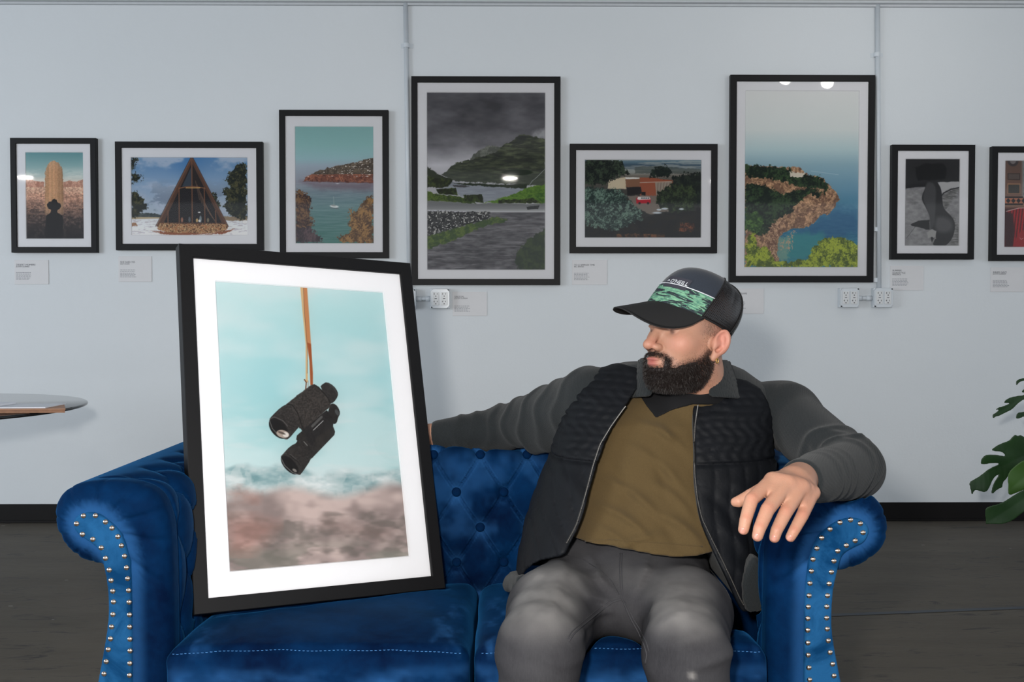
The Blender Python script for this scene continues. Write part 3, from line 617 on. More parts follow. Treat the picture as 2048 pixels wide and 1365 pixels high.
def art_figure(p):
    k = 3.414; q = lambda pts: Z(pts, 1700, 250, k)
    p.fill((44, 44, 46)); n = p.nz(9, 6, 4, 4)
    lit = sstep(0, 3, p.y-(373-.0*p.x)); v = 128+36*(n-.5); p.over(lit, np.stack([v, v, v+2], -1))
    p.over(p.poly(q([(378, 435), (520, 415), (520, 395), (378, 405)]), .8), (30, 30, 32)); p.over(p.poly(q([(600, 392), (757, 388), (757, 425), (690, 430), (620, 470)]), .6), (168, 168, 170))
    m = p.poly(q([(757, 430), (700, 440), (640, 475), (620, 520), (640, 600), (720, 640), (757, 700), (757, 825), (680, 825), (640, 600)]), 1); p.over(m, np.stack([112+70*(p.nz(8, 2.4, 8)-.5)]*3, -1))
    p.line(q([(757, 425), (690, 440), (640, 465), (622, 490)]), 2, (40, 40, 42)); p.over(p.poly(q([(600, 240), (668, 240), (668, 262), (600, 258)]), .6)*.6, (176, 176, 176))
    p.over(p.poly(q([(410, 680), (470, 658), (545, 648), (545, 720), (490, 705), (430, 690)]), .8), (26, 26, 28)); p.line(q([(450, 690), (385, 775)]), .8, (76, 76, 78))
    p.over(p.poly(q([(380, 235), (757, 235), (757, 385), (640, 380), (590, 370), (560, 380), (500, 400), (380, 410)]), .6), (38, 38, 40)); p.over(p.poly(q([(440, 290), (520, 262), (640, 262), (664, 300), (650, 372), (460, 380)]), 1.4), (18, 18, 19))
    body = p.poly(smooth_poly(q([(520, 385), (570, 378), (600, 395), (625, 440), (630, 520), (640, 575), (690, 620), (718, 665), (715, 730), (690, 790), (650, 830), (555, 830), (548, 700), (545, 620), (520, 570), (488, 510), (495, 470), (512, 440)]), 2), 0)
    p.over(body, (40, 40, 42)); p.over(p.poly(smooth_poly(q([(520, 395), (560, 390), (590, 430), (585, 520), (585, 600), (570, 700), (545, 720), (545, 640), (520, 560), (495, 500)]), 2), 0, soft=2)*.6, (84, 84, 86))
    p.over(p.poly(smooth_poly(q([(580, 640), (620, 622), (680, 640), (706, 680), (690, 730), (630, 740), (580, 720)]), 2), 0, soft=5)*.7, (96, 96, 98))
    p.over(p.poly(q([(525, 735), (560, 712), (590, 725), (585, 780), (560, 765), (535, 775)]), .6), (150, 150, 150)); p.line(q([(555, 825), (580, 770)]), 3, (120, 120, 120))
def art_booth(p):
    k = 6.2; q = lambda pts: Z(pts, 1970, 300, k)
    p.grad([(320, (96, 76, 68)), (390, (120, 92, 80)), (412, (140, 110, 92)), (420, (60, 30, 30)), (496, (50, 18, 22))])
    p.over(sstep(2040, 2052, p.x)*(p.y < 395), (150, 170, 176)); p.over((np.sin(p.y*2.6) > .3)*(p.x > 2047)*(p.y < 392)*.8, (60, 66, 70)); p.over(p.ell(2026, 322, 11, 11), (66, 60, 62)); p.over(p.ell(2026, 322, 6, 6), (118, 112, 112))
    p.over(p.poly(q([(280, 290), (435, 290), (435, 375), (280, 370)])), (62, 54, 54)); p.over(p.poly(q([(290, 300), (425, 300), (425, 362), (290, 360)])), (92, 82, 78)); p.over(p.poly(q([(278, 415), (438, 418), (436, 545), (278, 545)])), (160, 120, 92)); p.over(p.poly(q([(288, 430), (428, 430), (428, 538), (288, 538)])), (58, 56, 52))
    b = p.poly(q([(245, 578), (470, 578), (470, 685), (245, 685)])); p.over(b, (176, 112, 84)); p.over(b*((p.y < 300+598/k) | (p.y > 300+665/k)), (34, 30, 32))
    for a in (288, 352, 416, 480, 544): c = (1970+a/k, 300+631/k); p.over(p.poly([(c[0]-4.5, c[1]), (c[0], c[1]-5), (c[0]+4.5, c[1]), (c[0], c[1]+5)]), (28, 28, 32))
    p.over((p.x > 2050)*(p.y > 395)*1.0, (110, 30, 34)); st = p.poly(q([(262, 760), (420, 722), (700, 715), (900, 720), (900, 1204), (245, 1204)]), .5); n = .5+.5*np.sin((p.x+ (p.y-420)*.12)*1.05)
    p.over(st, np.stack([86+92*n, 20+10*n, 24+12*n], -1)); p.over(p.poly(q([(245, 760), (340, 790), (370, 1000), (345, 1204), (245, 1204)]), .5, soft=2), (56, 20, 26)); p.line(q([(265, 762), (420, 722), (700, 712)]), 1.6, (196, 160, 156))
    p.over(p.poly(smooth_poly(q([(360, 1160), (400, 1060), (470, 990), (600, 980), (700, 1204), (345, 1204)]), 2), .5, soft=1), (150, 30, 36)); p.line(q([(430, 1090), (450, 1110), (475, 1095)]), .9, (214, 170, 166), .7)
    p.over((p.x > 2094)*1.0, (64, 40, 38))
def art_binoculars(p):
    p.grad([(560, (198, 228, 231)), (640, (182, 220, 224)), (760, (168, 213, 219)), (860, (164, 209, 214)), (930, (180, 214, 217))])
    p.over(sstep(.2, .9, p.nz(150, 60, 4, 3))*.7, (206, 226, 229)); p.over(sstep(.5, .95, p.nz(90, 16, 9, 3))*.3*sstep(760, 860, p.y), (222, 224, 226)); p.over((1-sstep(425, 560, p.x))*.25, (222, 234, 236))
    ry = 942+8*np.sin(p.x*.021)+5*np.sin(p.x*.06+1)+16*(p.nz(46, 30, 3, 3)-.5); g = sstep(-7, 7, p.y-ry); n = p.nz(44, 20, 5, 4)
    far = np.stack([168+54*(n-.5)*2, 190+38*(n-.5)*2, 194+36*(n-.5)*2], -1); p.over(g*.9, far); p.over(g*sstep(.5, .7, p.nz(20, 26, 66, 3))*.45, (206, 216, 218))
    g2 = sstep(-14, 14, p.y-(985+10*np.sin(p.x*.03)-.03*(p.x-600))); n = p.nz(58, 34, 8, 3); t = sstep(.1, .9, n)[..., None]; p.over(g2, np.array((146, 132, 130.))*(1-t)+np.array((204, 186, 182.))*t)
    p.over(g2*sstep(.38, .98, p.nz(40, 18, 18, 3))*sstep(1000, 1040, p.y)*.7, (110, 104, 100)); p.over(sstep(1060, 1120, p.y)*sstep(.36, .62, p.nz(60, 26, 28, 4))*.6, (124, 124, 116))
    p.over(p.poly([(450, 985), (480, 975), (520, 990), (515, 1004), (470, 1000)], 2, 14, 5, 12)*.6, (162, 118, 108)); p.over(p.poly([(455, 1040), (500, 1030), (560, 1050), (540, 1075), (500, 1110), (458, 1110)], 2, 18, 5, 18)*.5, (176, 128, 118)); p.over(p.poly([(650, 1030), (720, 1050), (790, 1060), (760, 1080), (640, 1056)], 2, 16, 6, 12)*.45, (128, 108, 104))
    p.over(sstep(1080, 1140, p.y)*sstep(700, 820, p.x)*.5, (188, 190, 180))
    k = 3.25; q = lambda pts: Z(pts, 500, 550, k)
    p.over(p.poly(q([(327, 80), (347, 80), (352, 250), (372, 450), (376, 700), (362, 700), (362, 450), (342, 250)]), 0, soft=.8), (212, 176, 128)); p.over(p.poly(q([(347, 80), (371, 80), (384, 260), (397, 460), (408, 640), (408, 716), (392, 716), (386, 560), (366, 430), (352, 240)]), 0, soft=.8), (196, 132, 86))
    p.over(p.poly(q([(372, 440), (396, 450), (408, 640), (408, 716), (394, 716), (388, 560)]), 0, soft=1), (158, 82, 44)); p.line(q([(347, 85), (354, 250), (370, 430), (374, 560), (372, 640)]), .8, (92, 58, 40), .8); p.line(q([(354, 682), (366, 700), (362, 745)]), 2.4, (120, 72, 46)); p.line(q([(378, 690), (378, 730)]), 1.6, (160, 150, 140))
    lea = lambda m, d, l, s_=2: p.over(m, np.asarray(d, float)+(np.asarray(l, float)-np.asarray(d, float))*(.25*p.nz(26, 26, 92, 2)+.75*p.nz(s_, s_, 91, 2))[..., None])
    # rear tube
    lea(p.poly(smooth_poly(q([(522, 840), (545, 836), (572, 858), (588, 900), (572, 930), (565, 962), (545, 974), (520, 950), (505, 900)]), 1), 0), (30, 28, 28), (50, 47, 46)); p.over(p.ell(500+566/k, 550+896/k, 3.4, 7, -.5), (70, 72, 74))
    lea(p.poly(q([(345, 1010), (410, 1040), (540, 985), (553, 1020), (548, 1042), (400, 1196), (360, 1150), (300, 1070), (305, 1045)]), 0), (32, 30, 29), (56, 52, 50))
    lea(p.poly(smooth_poly(q([(305, 1045), (345, 1015), (400, 1060), (440, 1090), (400, 1196), (330, 1300), (318, 1302), (268, 1285), (215, 1235), (197, 1190), (215, 1165), (260, 1115), (310, 1090)]), 1), 0), (30, 28, 28), (60, 56, 54))
    p.over(p.ell(500+258/k, 550+1238/k, 23, 11, .83), (20, 18, 19)); p.line(q([(202, 1180), (225, 1160), (265, 1170), (300, 1200)]), 1.4, (84, 82, 82), .7); p.line(q([(203, 1195), (225, 1240), (275, 1285), (310, 1298)]), 1.3, (120, 118, 118), .9); p.over(p.ell(500+290/k, 550+1272/k, 5, 2.6, .6), (128, 124, 120)); p.line(q([(240, 1160), (310, 1215), (325, 1240)]), 1, (20, 18, 18), .8)
    # bridge
    lea(p.poly(q([(330, 1000), (420, 940), (500, 880), (545, 940), (540, 985), (430, 1060), (400, 1120), (350, 1040)]), 0), (26, 24, 25), (48, 46, 46)); p.line(q([(405, 985), (465, 925)]), 5, (92, 92, 92), .8); p.line(q([(412, 1010), (475, 950)]), 1.3, (196, 198, 200), .9); p.line(q([(350, 1085), (372, 1110)]), 1.4, (120, 118, 116))
    # front tube
    lea(p.poly(smooth_poly(q([(455, 730), (470, 712), (500, 696), (545, 722), (572, 762), (572, 790), (545, 830), (520, 838)]), 1), 0), (34, 32, 32), (58, 55, 54)); p.line(q([(500, 702), (540, 730), (566, 775)]), 1.2, (80, 78, 78), .8)
    lea(p.poly(q([(240, 840), (300, 790), (400, 715), (418, 712), (450, 730), (500, 790), (525, 835), (520, 860), (400, 960), (345, 1005), (320, 1000), (300, 960), (270, 880)]), .5), (36, 33, 32), (74, 69, 66), 1.7)
    lea(p.poly(smooth_poly(q([(240, 840), (275, 845), (310, 900), (320, 990), (300, 1010), (250, 1070), (225, 1072), (165, 1040), (130, 975), (124, 940), (150, 910), (200, 862)]), 1), 0), (34, 31, 31), (72, 68, 66), 1.7)
    p.line(q([(238, 842), (275, 846), (310, 900), (330, 960), (345, 1003)]), 1.6, (24, 22, 22)); p.line(q([(243, 838), (300, 792), (400, 718)]), 1.2, (92, 88, 86), .7); p.line(q([(418, 714), (460, 745), (505, 800), (522, 836)]), 1.6, (22, 20, 20), .9)
    p.over(p.ell(500+185/k, 550+1000/k, 24, 14.5, .86), (22, 20, 21)); p.line(q([(130, 935), (160, 925), (215, 950), (245, 985)]), 1.6, (92, 90, 90), .8); p.line(q([(128, 950), (145, 1000), (190, 1050), (240, 1070)]), 1.3, (110, 108, 108), .9)
    p.over(p.ell(500+213/k, 550+1035/k, 13, 7.5, .25), (176, 160, 150)); p.over(p.ell(500+232/k, 550+1040/k, 6, 5, .3), (226, 220, 214)); p.over(p.ell(500+205/k, 550+1028/k, 8, 2.2, .35), (96, 84, 78)); p.line(q([(345, 860), (365, 900), (345, 960)]), 1, (28, 26, 26), .6)

M_FRAME = plain('black_picture_frame', (17, 17, 19), 0.5, var=0.15, scale=60, Specular_IOR_Level=0.22)
s = NT('picture_mat_board'); s.set(Base_Color=rgb(226, 227, 231), Roughness=0.8); s.bump(s.noise(s.co(), 600, 2), 0.05, 0.0005); M_MAT = s.m
s = NT('printed_photograph'); at = s.n('ShaderNodeVertexColor', layer_name='ink'); s.l(at.outputs[0], s.b.inputs['Base Color']); s.set(Roughness=0.75, Specular_IOR_Level=0.2); M_PRINT = s.m
s = NT('picture_glass'); tr = s.n('ShaderNodeBsdfTransparent'); gl = s.n('ShaderNodeBsdfGlossy'); gl.inputs['Roughness'].default_value = 0.03
fr = s.n('ShaderNodeFresnel'); fr.inputs['IOR'].default_value = 1.42; mx = s.n('ShaderNodeMixShader'); s.l(fr.outputs[0], mx.inputs[0]); s.l(tr.outputs[0], mx.inputs[1]); s.l(gl.outputs[0], mx.inputs[2]); s.l(mx.outputs[0], s.out.inputs[0]); M_GLASS = s.m

def framed(label, group, O, ex, ey, W_, H_, frame_w, mat_w, art, res, depth=0.030, gain=1.2):
    """O: lower-left corner of the frame's front, ex right, ey up; mat_w = (left, bottom, right, top) from the outer edge to the print"""
    O = np.asarray(O, float); ez = np.cross(ex, ey)   # out of the picture
    t = empty('framed_photograph', tuple(O+ex*W_/2), label, 'framed picture', group)
    def Q(x, y, z): return O + ex*x + ey*y + ez*z
    # moulding: four mitred rails in one frame
    prof = [(0, -depth), (0, -0.0015), (0.0015, 0), (frame_w-0.002, 0), (frame_w, -0.002), (frame_w, -0.010), (frame_w-0.002, -depth)]
    V = []; n = len(prof)
    for cx, cy, sx, sy in ((0, 0, 1, 1), (W_, 0, -1, 1), (W_, H_, -1, -1), (0, H_, 1, -1)):
        for a, z in prof: V.append(Q(cx+sx*a, cy+sy*a, z))
    Fc = [(c*n+k, ((c+1) % 4)*n+k, ((c+1) % 4)*n+(k+1) % n, c*n+(k+1) % n) for c in range(4) for k in range(n)]
    mesh('frame', V, Fc, M_FRAME, t, False)
    l, b, r, tp = mat_w; e = 0.0008; zi = -0.009; zb = -0.0125
    # mat board with bevelled window
    V = [Q(frame_w*.7, frame_w*.7, zi), Q(W_-frame_w*.7, frame_w*.7, zi), Q(W_-frame_w*.7, H_-frame_w*.7, zi), Q(frame_w*.7, H_-frame_w*.7, zi),
         Q(l, b, zi), Q(W_-r, b, zi), Q(W_-r, H_-tp, zi), Q(l, H_-tp, zi)]
    q = 0.0022; V += [Q(l+q, b+q, zb), Q(W_-r-q, b+q, zb), Q(W_-r-q, H_-tp-q, zb), Q(l+q, H_-tp-q, zb)]
    V += [Q(frame_w*.7, frame_w*.7, zb), Q(W_-frame_w*.7, frame_w*.7, zb), Q(W_-frame_w*.7, H_-frame_w*.7, zb), Q(frame_w*.7, H_-frame_w*.7, zb)]
    Fc = [(k, (k+1) % 4, 4+(k+1) % 4, 4+k) for k in range(4)]+[(4+k, 4+(k+1) % 4, 8+(k+1) % 4, 8+k) for k in range(4)]+[(12+(k+1) % 4, 12+k, k, (k+1) % 4) for k in range(4)]
    mesh('mat_board', V, Fc, M_MAT, t, False)
    # print
    pw, ph = W_-l-r+.006, H_-b-tp+.006; nx, ny = max(2, int(pw/res)), max(2, int(ph/res))
    U, T_ = np.meshgrid(np.linspace(0, pw, nx), np.linspace(0, ph, ny))
    PT = O + (l-.003+U)[..., None]*ex + (b-.003+T_)[..., None]*ey + ez*(zb-.0006)
    X, Y = proj(PT); pa = Paint(X, Y); art(pa); g = (np.arange(ny-1)[:, None]*nx+np.arange(nx-1)).ravel()
    o = mesh('print', PT.reshape(-1, 3), np.stack([g, g+1, g+nx+1, g+nx], -1), M_PRINT, t, False)
    ca = o.data.color_attributes.new('ink', 'FLOAT_COLOR', 'POINT'); c = np.ones((nx*ny, 4), np.float32); c[:, :3] = lin(np.clip(pa.c, 0, 255)).reshape(-1, 3)*gain; c[:, :3] = np.minimum(c[:, :3], 0.88)
    ca.data.foreach_set('color', c.ravel())
    # backing board and glass pane
    bb = [Q(.004, .004, -depth+.003), Q(W_-.004, .004, -depth+.003), Q(W_-.004, H_-.004, -depth+.003), Q(.004, H_-.004, -depth+.003)]; bb += [v+ez*.003 for v in bb]
    mesh('backing_board', bb, [(3,2,1,0), (4,5,6,7)]+[(k, (k+1) % 4, 4+(k+1) % 4, 4+k) for k in range(4)], M_BACK, t, False)
    gq = frame_w-.003; mesh('glass_pane', [Q(gq, gq, -.0065), Q(W_-gq, gq, -.0065), Q(W_-gq, H_-gq, -.0065), Q(gq, H_-gq, -.0065)], [(0, 1, 2, 3)], M_GLASS, t, False)
    return t
M_BACK = plain('kraft_backing_board', (120, 96, 70), 0.8)

PX = WALL_Y/F
EX, EZ = np.array([1., 0, 0]), np.array([0, 0, 1.])
def wall_pic(label, out, win, pr, art, depth=0.032):
    """outer, window and print measurements as (left, top, right, bottom)"""
    yf = WALL_Y-depth-0.001; a = P(out[0], out[3], yf); b = P(out[2], out[1], yf); k = (b[0]-a[0])/(out[2]-out[0])
    fw = (win[0]-out[0]+out[2]-win[2])/2*k
    mats = ((pr[0]-out[0])*k, (out[3]-pr[3])*k, (out[2]-pr[2])*k, (pr[1]-out[1])*k)
    framed(label, 'framed photographs hung along the wall', a, EX, EZ, b[0]-a[0], b[2]-a[2], fw, mats, art, 0.75*PX, depth)
wall_pic('small black framed photo of a tall saguaro cactus with a hatted shadow', (22.5, 276, 191, 505.5), (33.5, 286, 179.5, 495.5), (50.5, 303.5, 164.5, 478), art_cactus)
wall_pic('wide black framed photo of a triangular timber chapel in snow', (231.5, 283.5, 524.5, 500.5), (243.5, 296, 511.5, 489), (261.5, 314, 494, 470.5), art_chapel)
wall_pic('black framed photo of a teal bay with one small white boat', (559.5, 220, 776.5, 516.5), (571.5, 232, 764.5, 504.5), (590, 252, 746.5, 487), art_bay)
wall_pic('large black framed photo of a winding road under storm clouds', (823.5, 153, 1121, 570.5), (836, 165, 1109, 558), (854, 184, 1091, 540), art_storm)
wall_pic('wide black framed photo of a red and white van among dark trees', (1139.5, 288, 1435.5, 506.5), (1151.5, 300.5, 1422.5, 493.5), (1169.5, 319, 1404, 475.5), art_van)
wall_pic('large black framed photo of a rocky pine coast above blue sea', (1459, 150, 1751, 565), (1472, 162, 1738, 553), (1489.5, 180.5, 1720.5, 534.5), art_coast)
wall_pic('small black framed black and white photo of a bare backed figure', (1782.5, 289.5, 1951, 519), (1795.5, 299.5, 1940, 509), (1811, 317.5, 1922, 491.5), art_figure)
wall_pic('small black framed photo of a red diner booth at the right edge of view', (1982, 293, 2150, 522), (1995.5, 303, 2139, 511), (2010.5, 321, 2121, 494), art_booth)

# ---- the framed photograph held on the sofa
def rot3(a):
    x, y, z = a; cx, sx, cy, sy, cz, sz = math.cos(x), math.sin(x), math.cos(y), math.sin(y), math.cos(z), math.sin(z)
    return np.array([[cz,-sz,0],[sz,cz,0],[0,0,1]])@np.array([[cy,0,sy],[0,1,0],[-sy,0,cy]])@np.array([[1,0,0],[0,cx,-sx],[0,sx,cx]])
HR = rot3((-0.326, 0.04957, 0.54316)); H_O = P(388.0, 1231.0, 2.17); H_W, H_H = 0.6227, 0.8788
framed('large black framed photo of hanging binoculars propped on the blue sofa', None, H_O, HR@EX, HR@EZ, H_W, H_H, 0.0332, (.0854, .0867, .0854, .0867), art_binoculars, 0.00105, 0.034, 0.80)
# ================================================================== glass table, papers, plant
s = NT('dark_glass_top'); s.set(Base_Color=(.012, .014, .016, 1), Roughness=.05, Specular_IOR_Level=.6, Transmission_Weight=.35); M_DGLASS = s.m
M_METAL = plain('brushed_steel', (150, 152, 156), .3, 1.0)
TX, TY, TR, TZ = -2.28, 3.78, .66, .752
tb = empty('glass_table', (TX, TY, 0), 'round dark glass topped table at the left edge beside the sofa', 'table')
MB().lathe([(TR-.006, -.012), (TR-.001, -.0095), (TR, -.006), (TR-.001, -.0025), (TR-.006, 0)], (TX, TY, TZ), 96).build('table_top', M_DGLASS, tb, True)
MB().tube([(TX, TY, .03), (TX, TY, TZ-.02)], .032, 24).build('pedestal', M_METAL, tb, True)
MB().lathe([(.26, .0), (.26, .012), (.05, .03), (.034, .05)], (TX, TY, 0), 40).build('base_plate', M_METAL, tb, True)
for a in range(3):
    t = a*2.1+.35; MB().box((TX+.25*math.cos(t)-.03, TY+.25*math.sin(t)-.03, TZ-.022), (TX+.25*math.cos(t)+.03, TY+.25*math.sin(t)+.03, TZ-.012)).build('glass_pad', M_METAL, tb)
M_PAPER = plain('white_paper', (226, 230, 238), .8, var=.02); M_BOOK = plain('tan_bound_book', (150, 110, 84), .7, var=.35, scale=60)
bk = empty('bound_book', (-2.0, 3.62, TZ), 'thick tan edged book lying on the glass table under papers', 'book')
def slab(pts, z0, z1): 
    n = len(pts); return [(*q, z0) for q in pts]+[(*q, z1) for q in pts], [tuple(range(n-1, -1, -1)), tuple(range(n, 2*n))]+[(i, (i+1) % n, n+(i+1) % n, n+i) for i in range(n)]
fr_, br_ = P(131, 818, 3.54), P(127, 806, 3.72)
pg = [(fr_[0]-.7, 3.50), (fr_[0]-.004, 3.545), (br_[0]-.004, 3.72), (br_[0]-.7, 3.68)]
v_, f_ = slab(pg, TZ+.0005, TZ+.0125); mesh('pages', v_, f_, M_BOOK, bk, False)
pg = [(fr_[0]-.71, 3.495), (fr_[0], 3.54), (br_[0], 3.726), (br_[0]-.71, 3.684)]
v_, f_ = slab(pg, TZ+.0126, TZ+.0155); mesh('cover', v_, f_, plain('tan_book_cover', (176, 132, 104), .6, var=.2), bk, False)
xr = fr_[0]
for k, (dx, dy, rz, lab) in enumerate(((-.02, .01, .03, 'loose white paper sheet lying on top of the tan book'), (-.20, .0, -.05, 'white paper sheet stack further left on the tan book'))):
    th = .004 if k == 0 else .007; z0 = TZ+.0160+(0 if k == 0 else .0042); cx, cy = xr-.22+dx, 3.615+dy; c_, s_ = math.cos(rz), math.sin(rz); pts = [(cx+c_*x-s_*y, cy+s_*x+c_*y) for x, y in ((-.25, -.085), (.16, -.075), (.17, .08), (-.25, .07))]
    o = mesh('paper_sheet', [(*q, z0) for q in pts]+[(*q, z0+th-.0005) for q in pts], [(3,2,1,0), (4,5,6,7), (0,1,5,4), (1,2,6,5), (2,3,7,6), (3,0,4,7)], M_PAPER, None, False); put(o, lab, 'paper')

s = NT('monstera_leaf'); v = s.co(); n1 = s.noise(v, 9, 3); s.set(Base_Color=s.mix(n1, rgb(20, 42, 22), rgb(38, 72, 30)), Roughness=.45, Specular_IOR_Level=.35, Subsurface_Weight=0.0); s.bump(s.wave(v, 14, 'X', 3, 2), .12, .003); M_LEAF = s.m
M_STEM = plain('plant_stem', (52, 84, 38), .5); M_POT = plain('white_ceramic_pot', (196, 196, 192), .35); M_SOIL = plain('potting_soil', (40, 30, 24), .95, var=.4)
PXc, PYc = 2.62, 4.45
plant = empty('potted_monstera', (PXc, PYc, 0), 'large green split leaf plant at the right edge in front of the wall', 'plant')
MB().lathe([(.15, 0), (.17, .01), (.20, .30), (.205, .32), (.19, .32), (.185, .29)], (PXc, PYc, 0), 40).build('pot', M_POT, plant, True)
MB().lathe([(.0, .285), (.188, .29)][::-1], (PXc, PYc, 0), 40).build('soil', M_SOIL, plant, True)
def leaf(pts, Y, base, bend=.06, tiltY=.0, name='leaf', mat=None):
    """outline in picture measurements on a leaf plane near Y, gently bent about its midrib"""
    pts = np.array(pts, float); W = np.array([P(a, b, Y) for a, b in pts]); fl = Field2(smooth_poly(W[:, [0, 2]], 1), .02, .0025)
    base = P(base[0], base[1], Y); c = W.mean(0); ax = np.array([c[0]-base[0], c[2]-base[2]]); ax /= np.linalg.norm(ax)
    fn = lambda p: np.maximum(fl(p[:, 0], p[:, 2]), np.abs(p[:, 1]-Y)-.0022)
    o = sdf_mesh(name, fn, [axis(W[:, 0].min()-.01, W[:, 0].max()+.01, .0042), axis(Y-.006, Y+.006, .0022), axis(W[:, 2].min()-.01, W[:, 2].max()+.01, .0042)], mat or M_LEAF, plant)
    co = np.empty(len(o.data.vertices)*3, np.float32); o.data.vertices.foreach_get('co', co); co = co.reshape(-1, 3)
    r = co[:, [0, 2]]-np.array([base[0], base[2]]); u = r@ax; w = -r[:, 0]*ax[1]+r[:, 1]*ax[0]
    co[:, 1] += -.10*np.abs(w)+bend*u*u*1.5+.004*np.sin(u*40)*np.sign(w)*np.minimum(np.abs(w)*20, 1); o.data.vertices.foreach_set('co', co.ravel()); o.data.update()
    top = (base[0], Y, base[2]); k = MB().tube([(PXc+random.uniform(-.03, .03), PYc, .29), (PXc*.55+top[0]*.45, PYc*.6+Y*.4+.0, top[2]*.65+.2), top], [.009, .006, .004], 8).build('stem', M_STEM, plant, True)
    return o
random.seed(3)
k = 4.012; q = lambda pts: Z(pts, 1880, 740, k)
leaf(q([(425, 360), (428, 398), (445, 378), (470, 375), (520, 350), (580, 320), (625, 270), (674, 235), (760, 215), (820, 170), (800, 130), (740, 170), (674, 205), (600, 212), (535, 232), (503, 270), (575, 266), (500, 296), (470, 302), (440, 328), (480, 318), (455, 345)]), 4.35, (2085, 770))
leaf(q([(610, 95), (612, 134), (630, 105), (660, 90), (700, 92), (780, 110), (840, 80), (760, 40), (674, 66), (630, 76)]), 4.45, (2095, 755))
leaf(q([(648, 184), (700, 186), (780, 200), (800, 160), (720, 140), (672, 152)]), 4.45, (2080, 780))
leaf(q([(604, 395), (640, 392), (674, 372), (760, 380), (800, 330), (720, 330), (660, 338), (620, 345)]), 4.4, (2085, 815))
leaf(q([(395, 645), (440, 612), (500, 585), (548, 570), (580, 525), (600, 516), (605, 528), (640, 520), (674, 545), (760, 560), (860, 640), (850, 780), (760, 860), (700, 800), (640, 770), (560, 800), (545, 850), (530, 875), (505, 900), (500, 945), (455, 960), (405, 1003), (408, 960), (430, 910), (465, 860), (480, 832), (430, 870), (395, 940), (360, 986), (300, 968), (275, 968), (258, 1016), (248, 960), (236, 905), (280, 880), (330, 850), (400, 790), (490, 752), (420, 748), (325, 765), (325, 725), (345, 690), (375, 676), (450, 680), (535, 698), (500, 660), (450, 655)]), 4.15, (2075, 900), .04)
M_LEAF2 = plain('young_monstera_leaf', (56, 92, 30), .45, var=.25, scale=14)
leaf(q([(540, 850), (560, 810), (600, 770), (660, 720), (760, 700), (860, 800), (860, 930), (760, 940), (690, 950), (620, 985), (552, 1015), (548, 950)]), 4.05, (2085, 925), .05, mat=M_LEAF2)
leaf(q([(362, 1112), (400, 1092), (470, 1074), (540, 1040), (620, 990), (700, 945), (820, 900), (880, 980), (800, 1060), (700, 1110), (640, 1160), (580, 1215), (500, 1240), (430, 1238), (385, 1238), (372, 1250), (366, 1180)]), 4.0, (2090, 970), .03)
# ================================================================== the seated man
MAN = empty('person', tuple(P(1250, 1150, 2.27)), 'bearded person in a dark cap and open quilted jacket lounging on the blue sofa', 'person')

# ---- head frame of reference: x forward, y to his left, z up
TH = math.radians(57); HF = np.array([-math.sin(TH), -math.cos(TH), 0.07]); HF /= np.linalg.norm(HF)
HU = np.array([0.035, 0.03, 1.0]); HU -= HF*(HU@HF); HU /= np.linalg.norm(HU); HL = np.cross(HU, HF)
HC = P(1380, 680, 2.30); HS = 1.04
def tohead(p): q = (p-HC)/HS; return np.stack([q@HF, q@HL, q@HU], -1)
def fromhead(q): q = np.asarray(q, float)*HS; return HC + q[..., :1]*HF + q[..., 1:2]*HL + q[..., 2:3]*HU
def head_sdf(q):
    """q in head coordinates"""
    m = q.copy(); m[:, 1] = np.abs(m[:, 1])
    d = s_ell(q, (-.012, 0, .048), (.100, .077, .088))
    d = smin(d, s_ell(q, (.034, 0, -.020), (.062, .060, .085)), .03)
    d = smin(d, s_ell(q, (.052, 0, -.074), (.046, .044, .033)), .03)
    d = smin(d, s_ell(m, (.000, .046, -.055), (.030, .020, .040)), .028)
    d = smin(d, s_ell(m, (.058, .042, -.012), (.026, .022, .024)), .022)     # cheekbones
    d = smin(d, s_ell(q, (.082, 0, .040), (.018, .052, .014)), .016)         # brow
    d = smax(d, -s_ell(m, (.100, .033, .020), (.020, .019, .012)), .014)     # sockets
    d = smin(d, length(m-np.array([.0735, .032, .018]))-.0125, .002)         # eyes
    d = smin(d, s_ell(m, (.077, .033, .025), (.012, .016, .0055)), .003)     # upper lids
    d = smin(d, s_cone(q, (.090, 0, .024), (.119, 0, -.014), .0085, .0105), .012)   # nose bridge
    d = smin(d, s_ell(q, (.121, 0, -.018), (.0125, .012, .0105)), .006)
    d = smin(d, s_ell(m, (.106, .0125, -.022), (.012, .0085, .0085)), .005)   # wings
    d = smax(d, -s_ell(m, (.115, .0065, -.029), (.006, .0035, .0045)), .002)  # nostrils
    d = smin(d, s_ell(q, (.088, 0, -.052), (.020, .030, .026)), .012)         # mouth mass
    d = smin(d, s_ell(q, (.1065, 0, -.0475), (.0070, .020, .0042)), .003)      # upper lip
    d = smin(d, s_ell(q, (.1050, 0, -.0570), (.0080, .017, .0055)), .003)     # lower lip
    d = smax(d, -s_ell(q, (.117, 0, -.0522), (.010, .024, .0013)), .002)
    d = smin(d, s_ell(q, (.078, 0, -.091), (.024, .026, .014)), .016)         # chin
    d = smin(d, s_cone(q, (-.022, 0, -.050), (-.034, 0, -.095), .055, .056), .03)
    return d
EA = math.radians(-22)
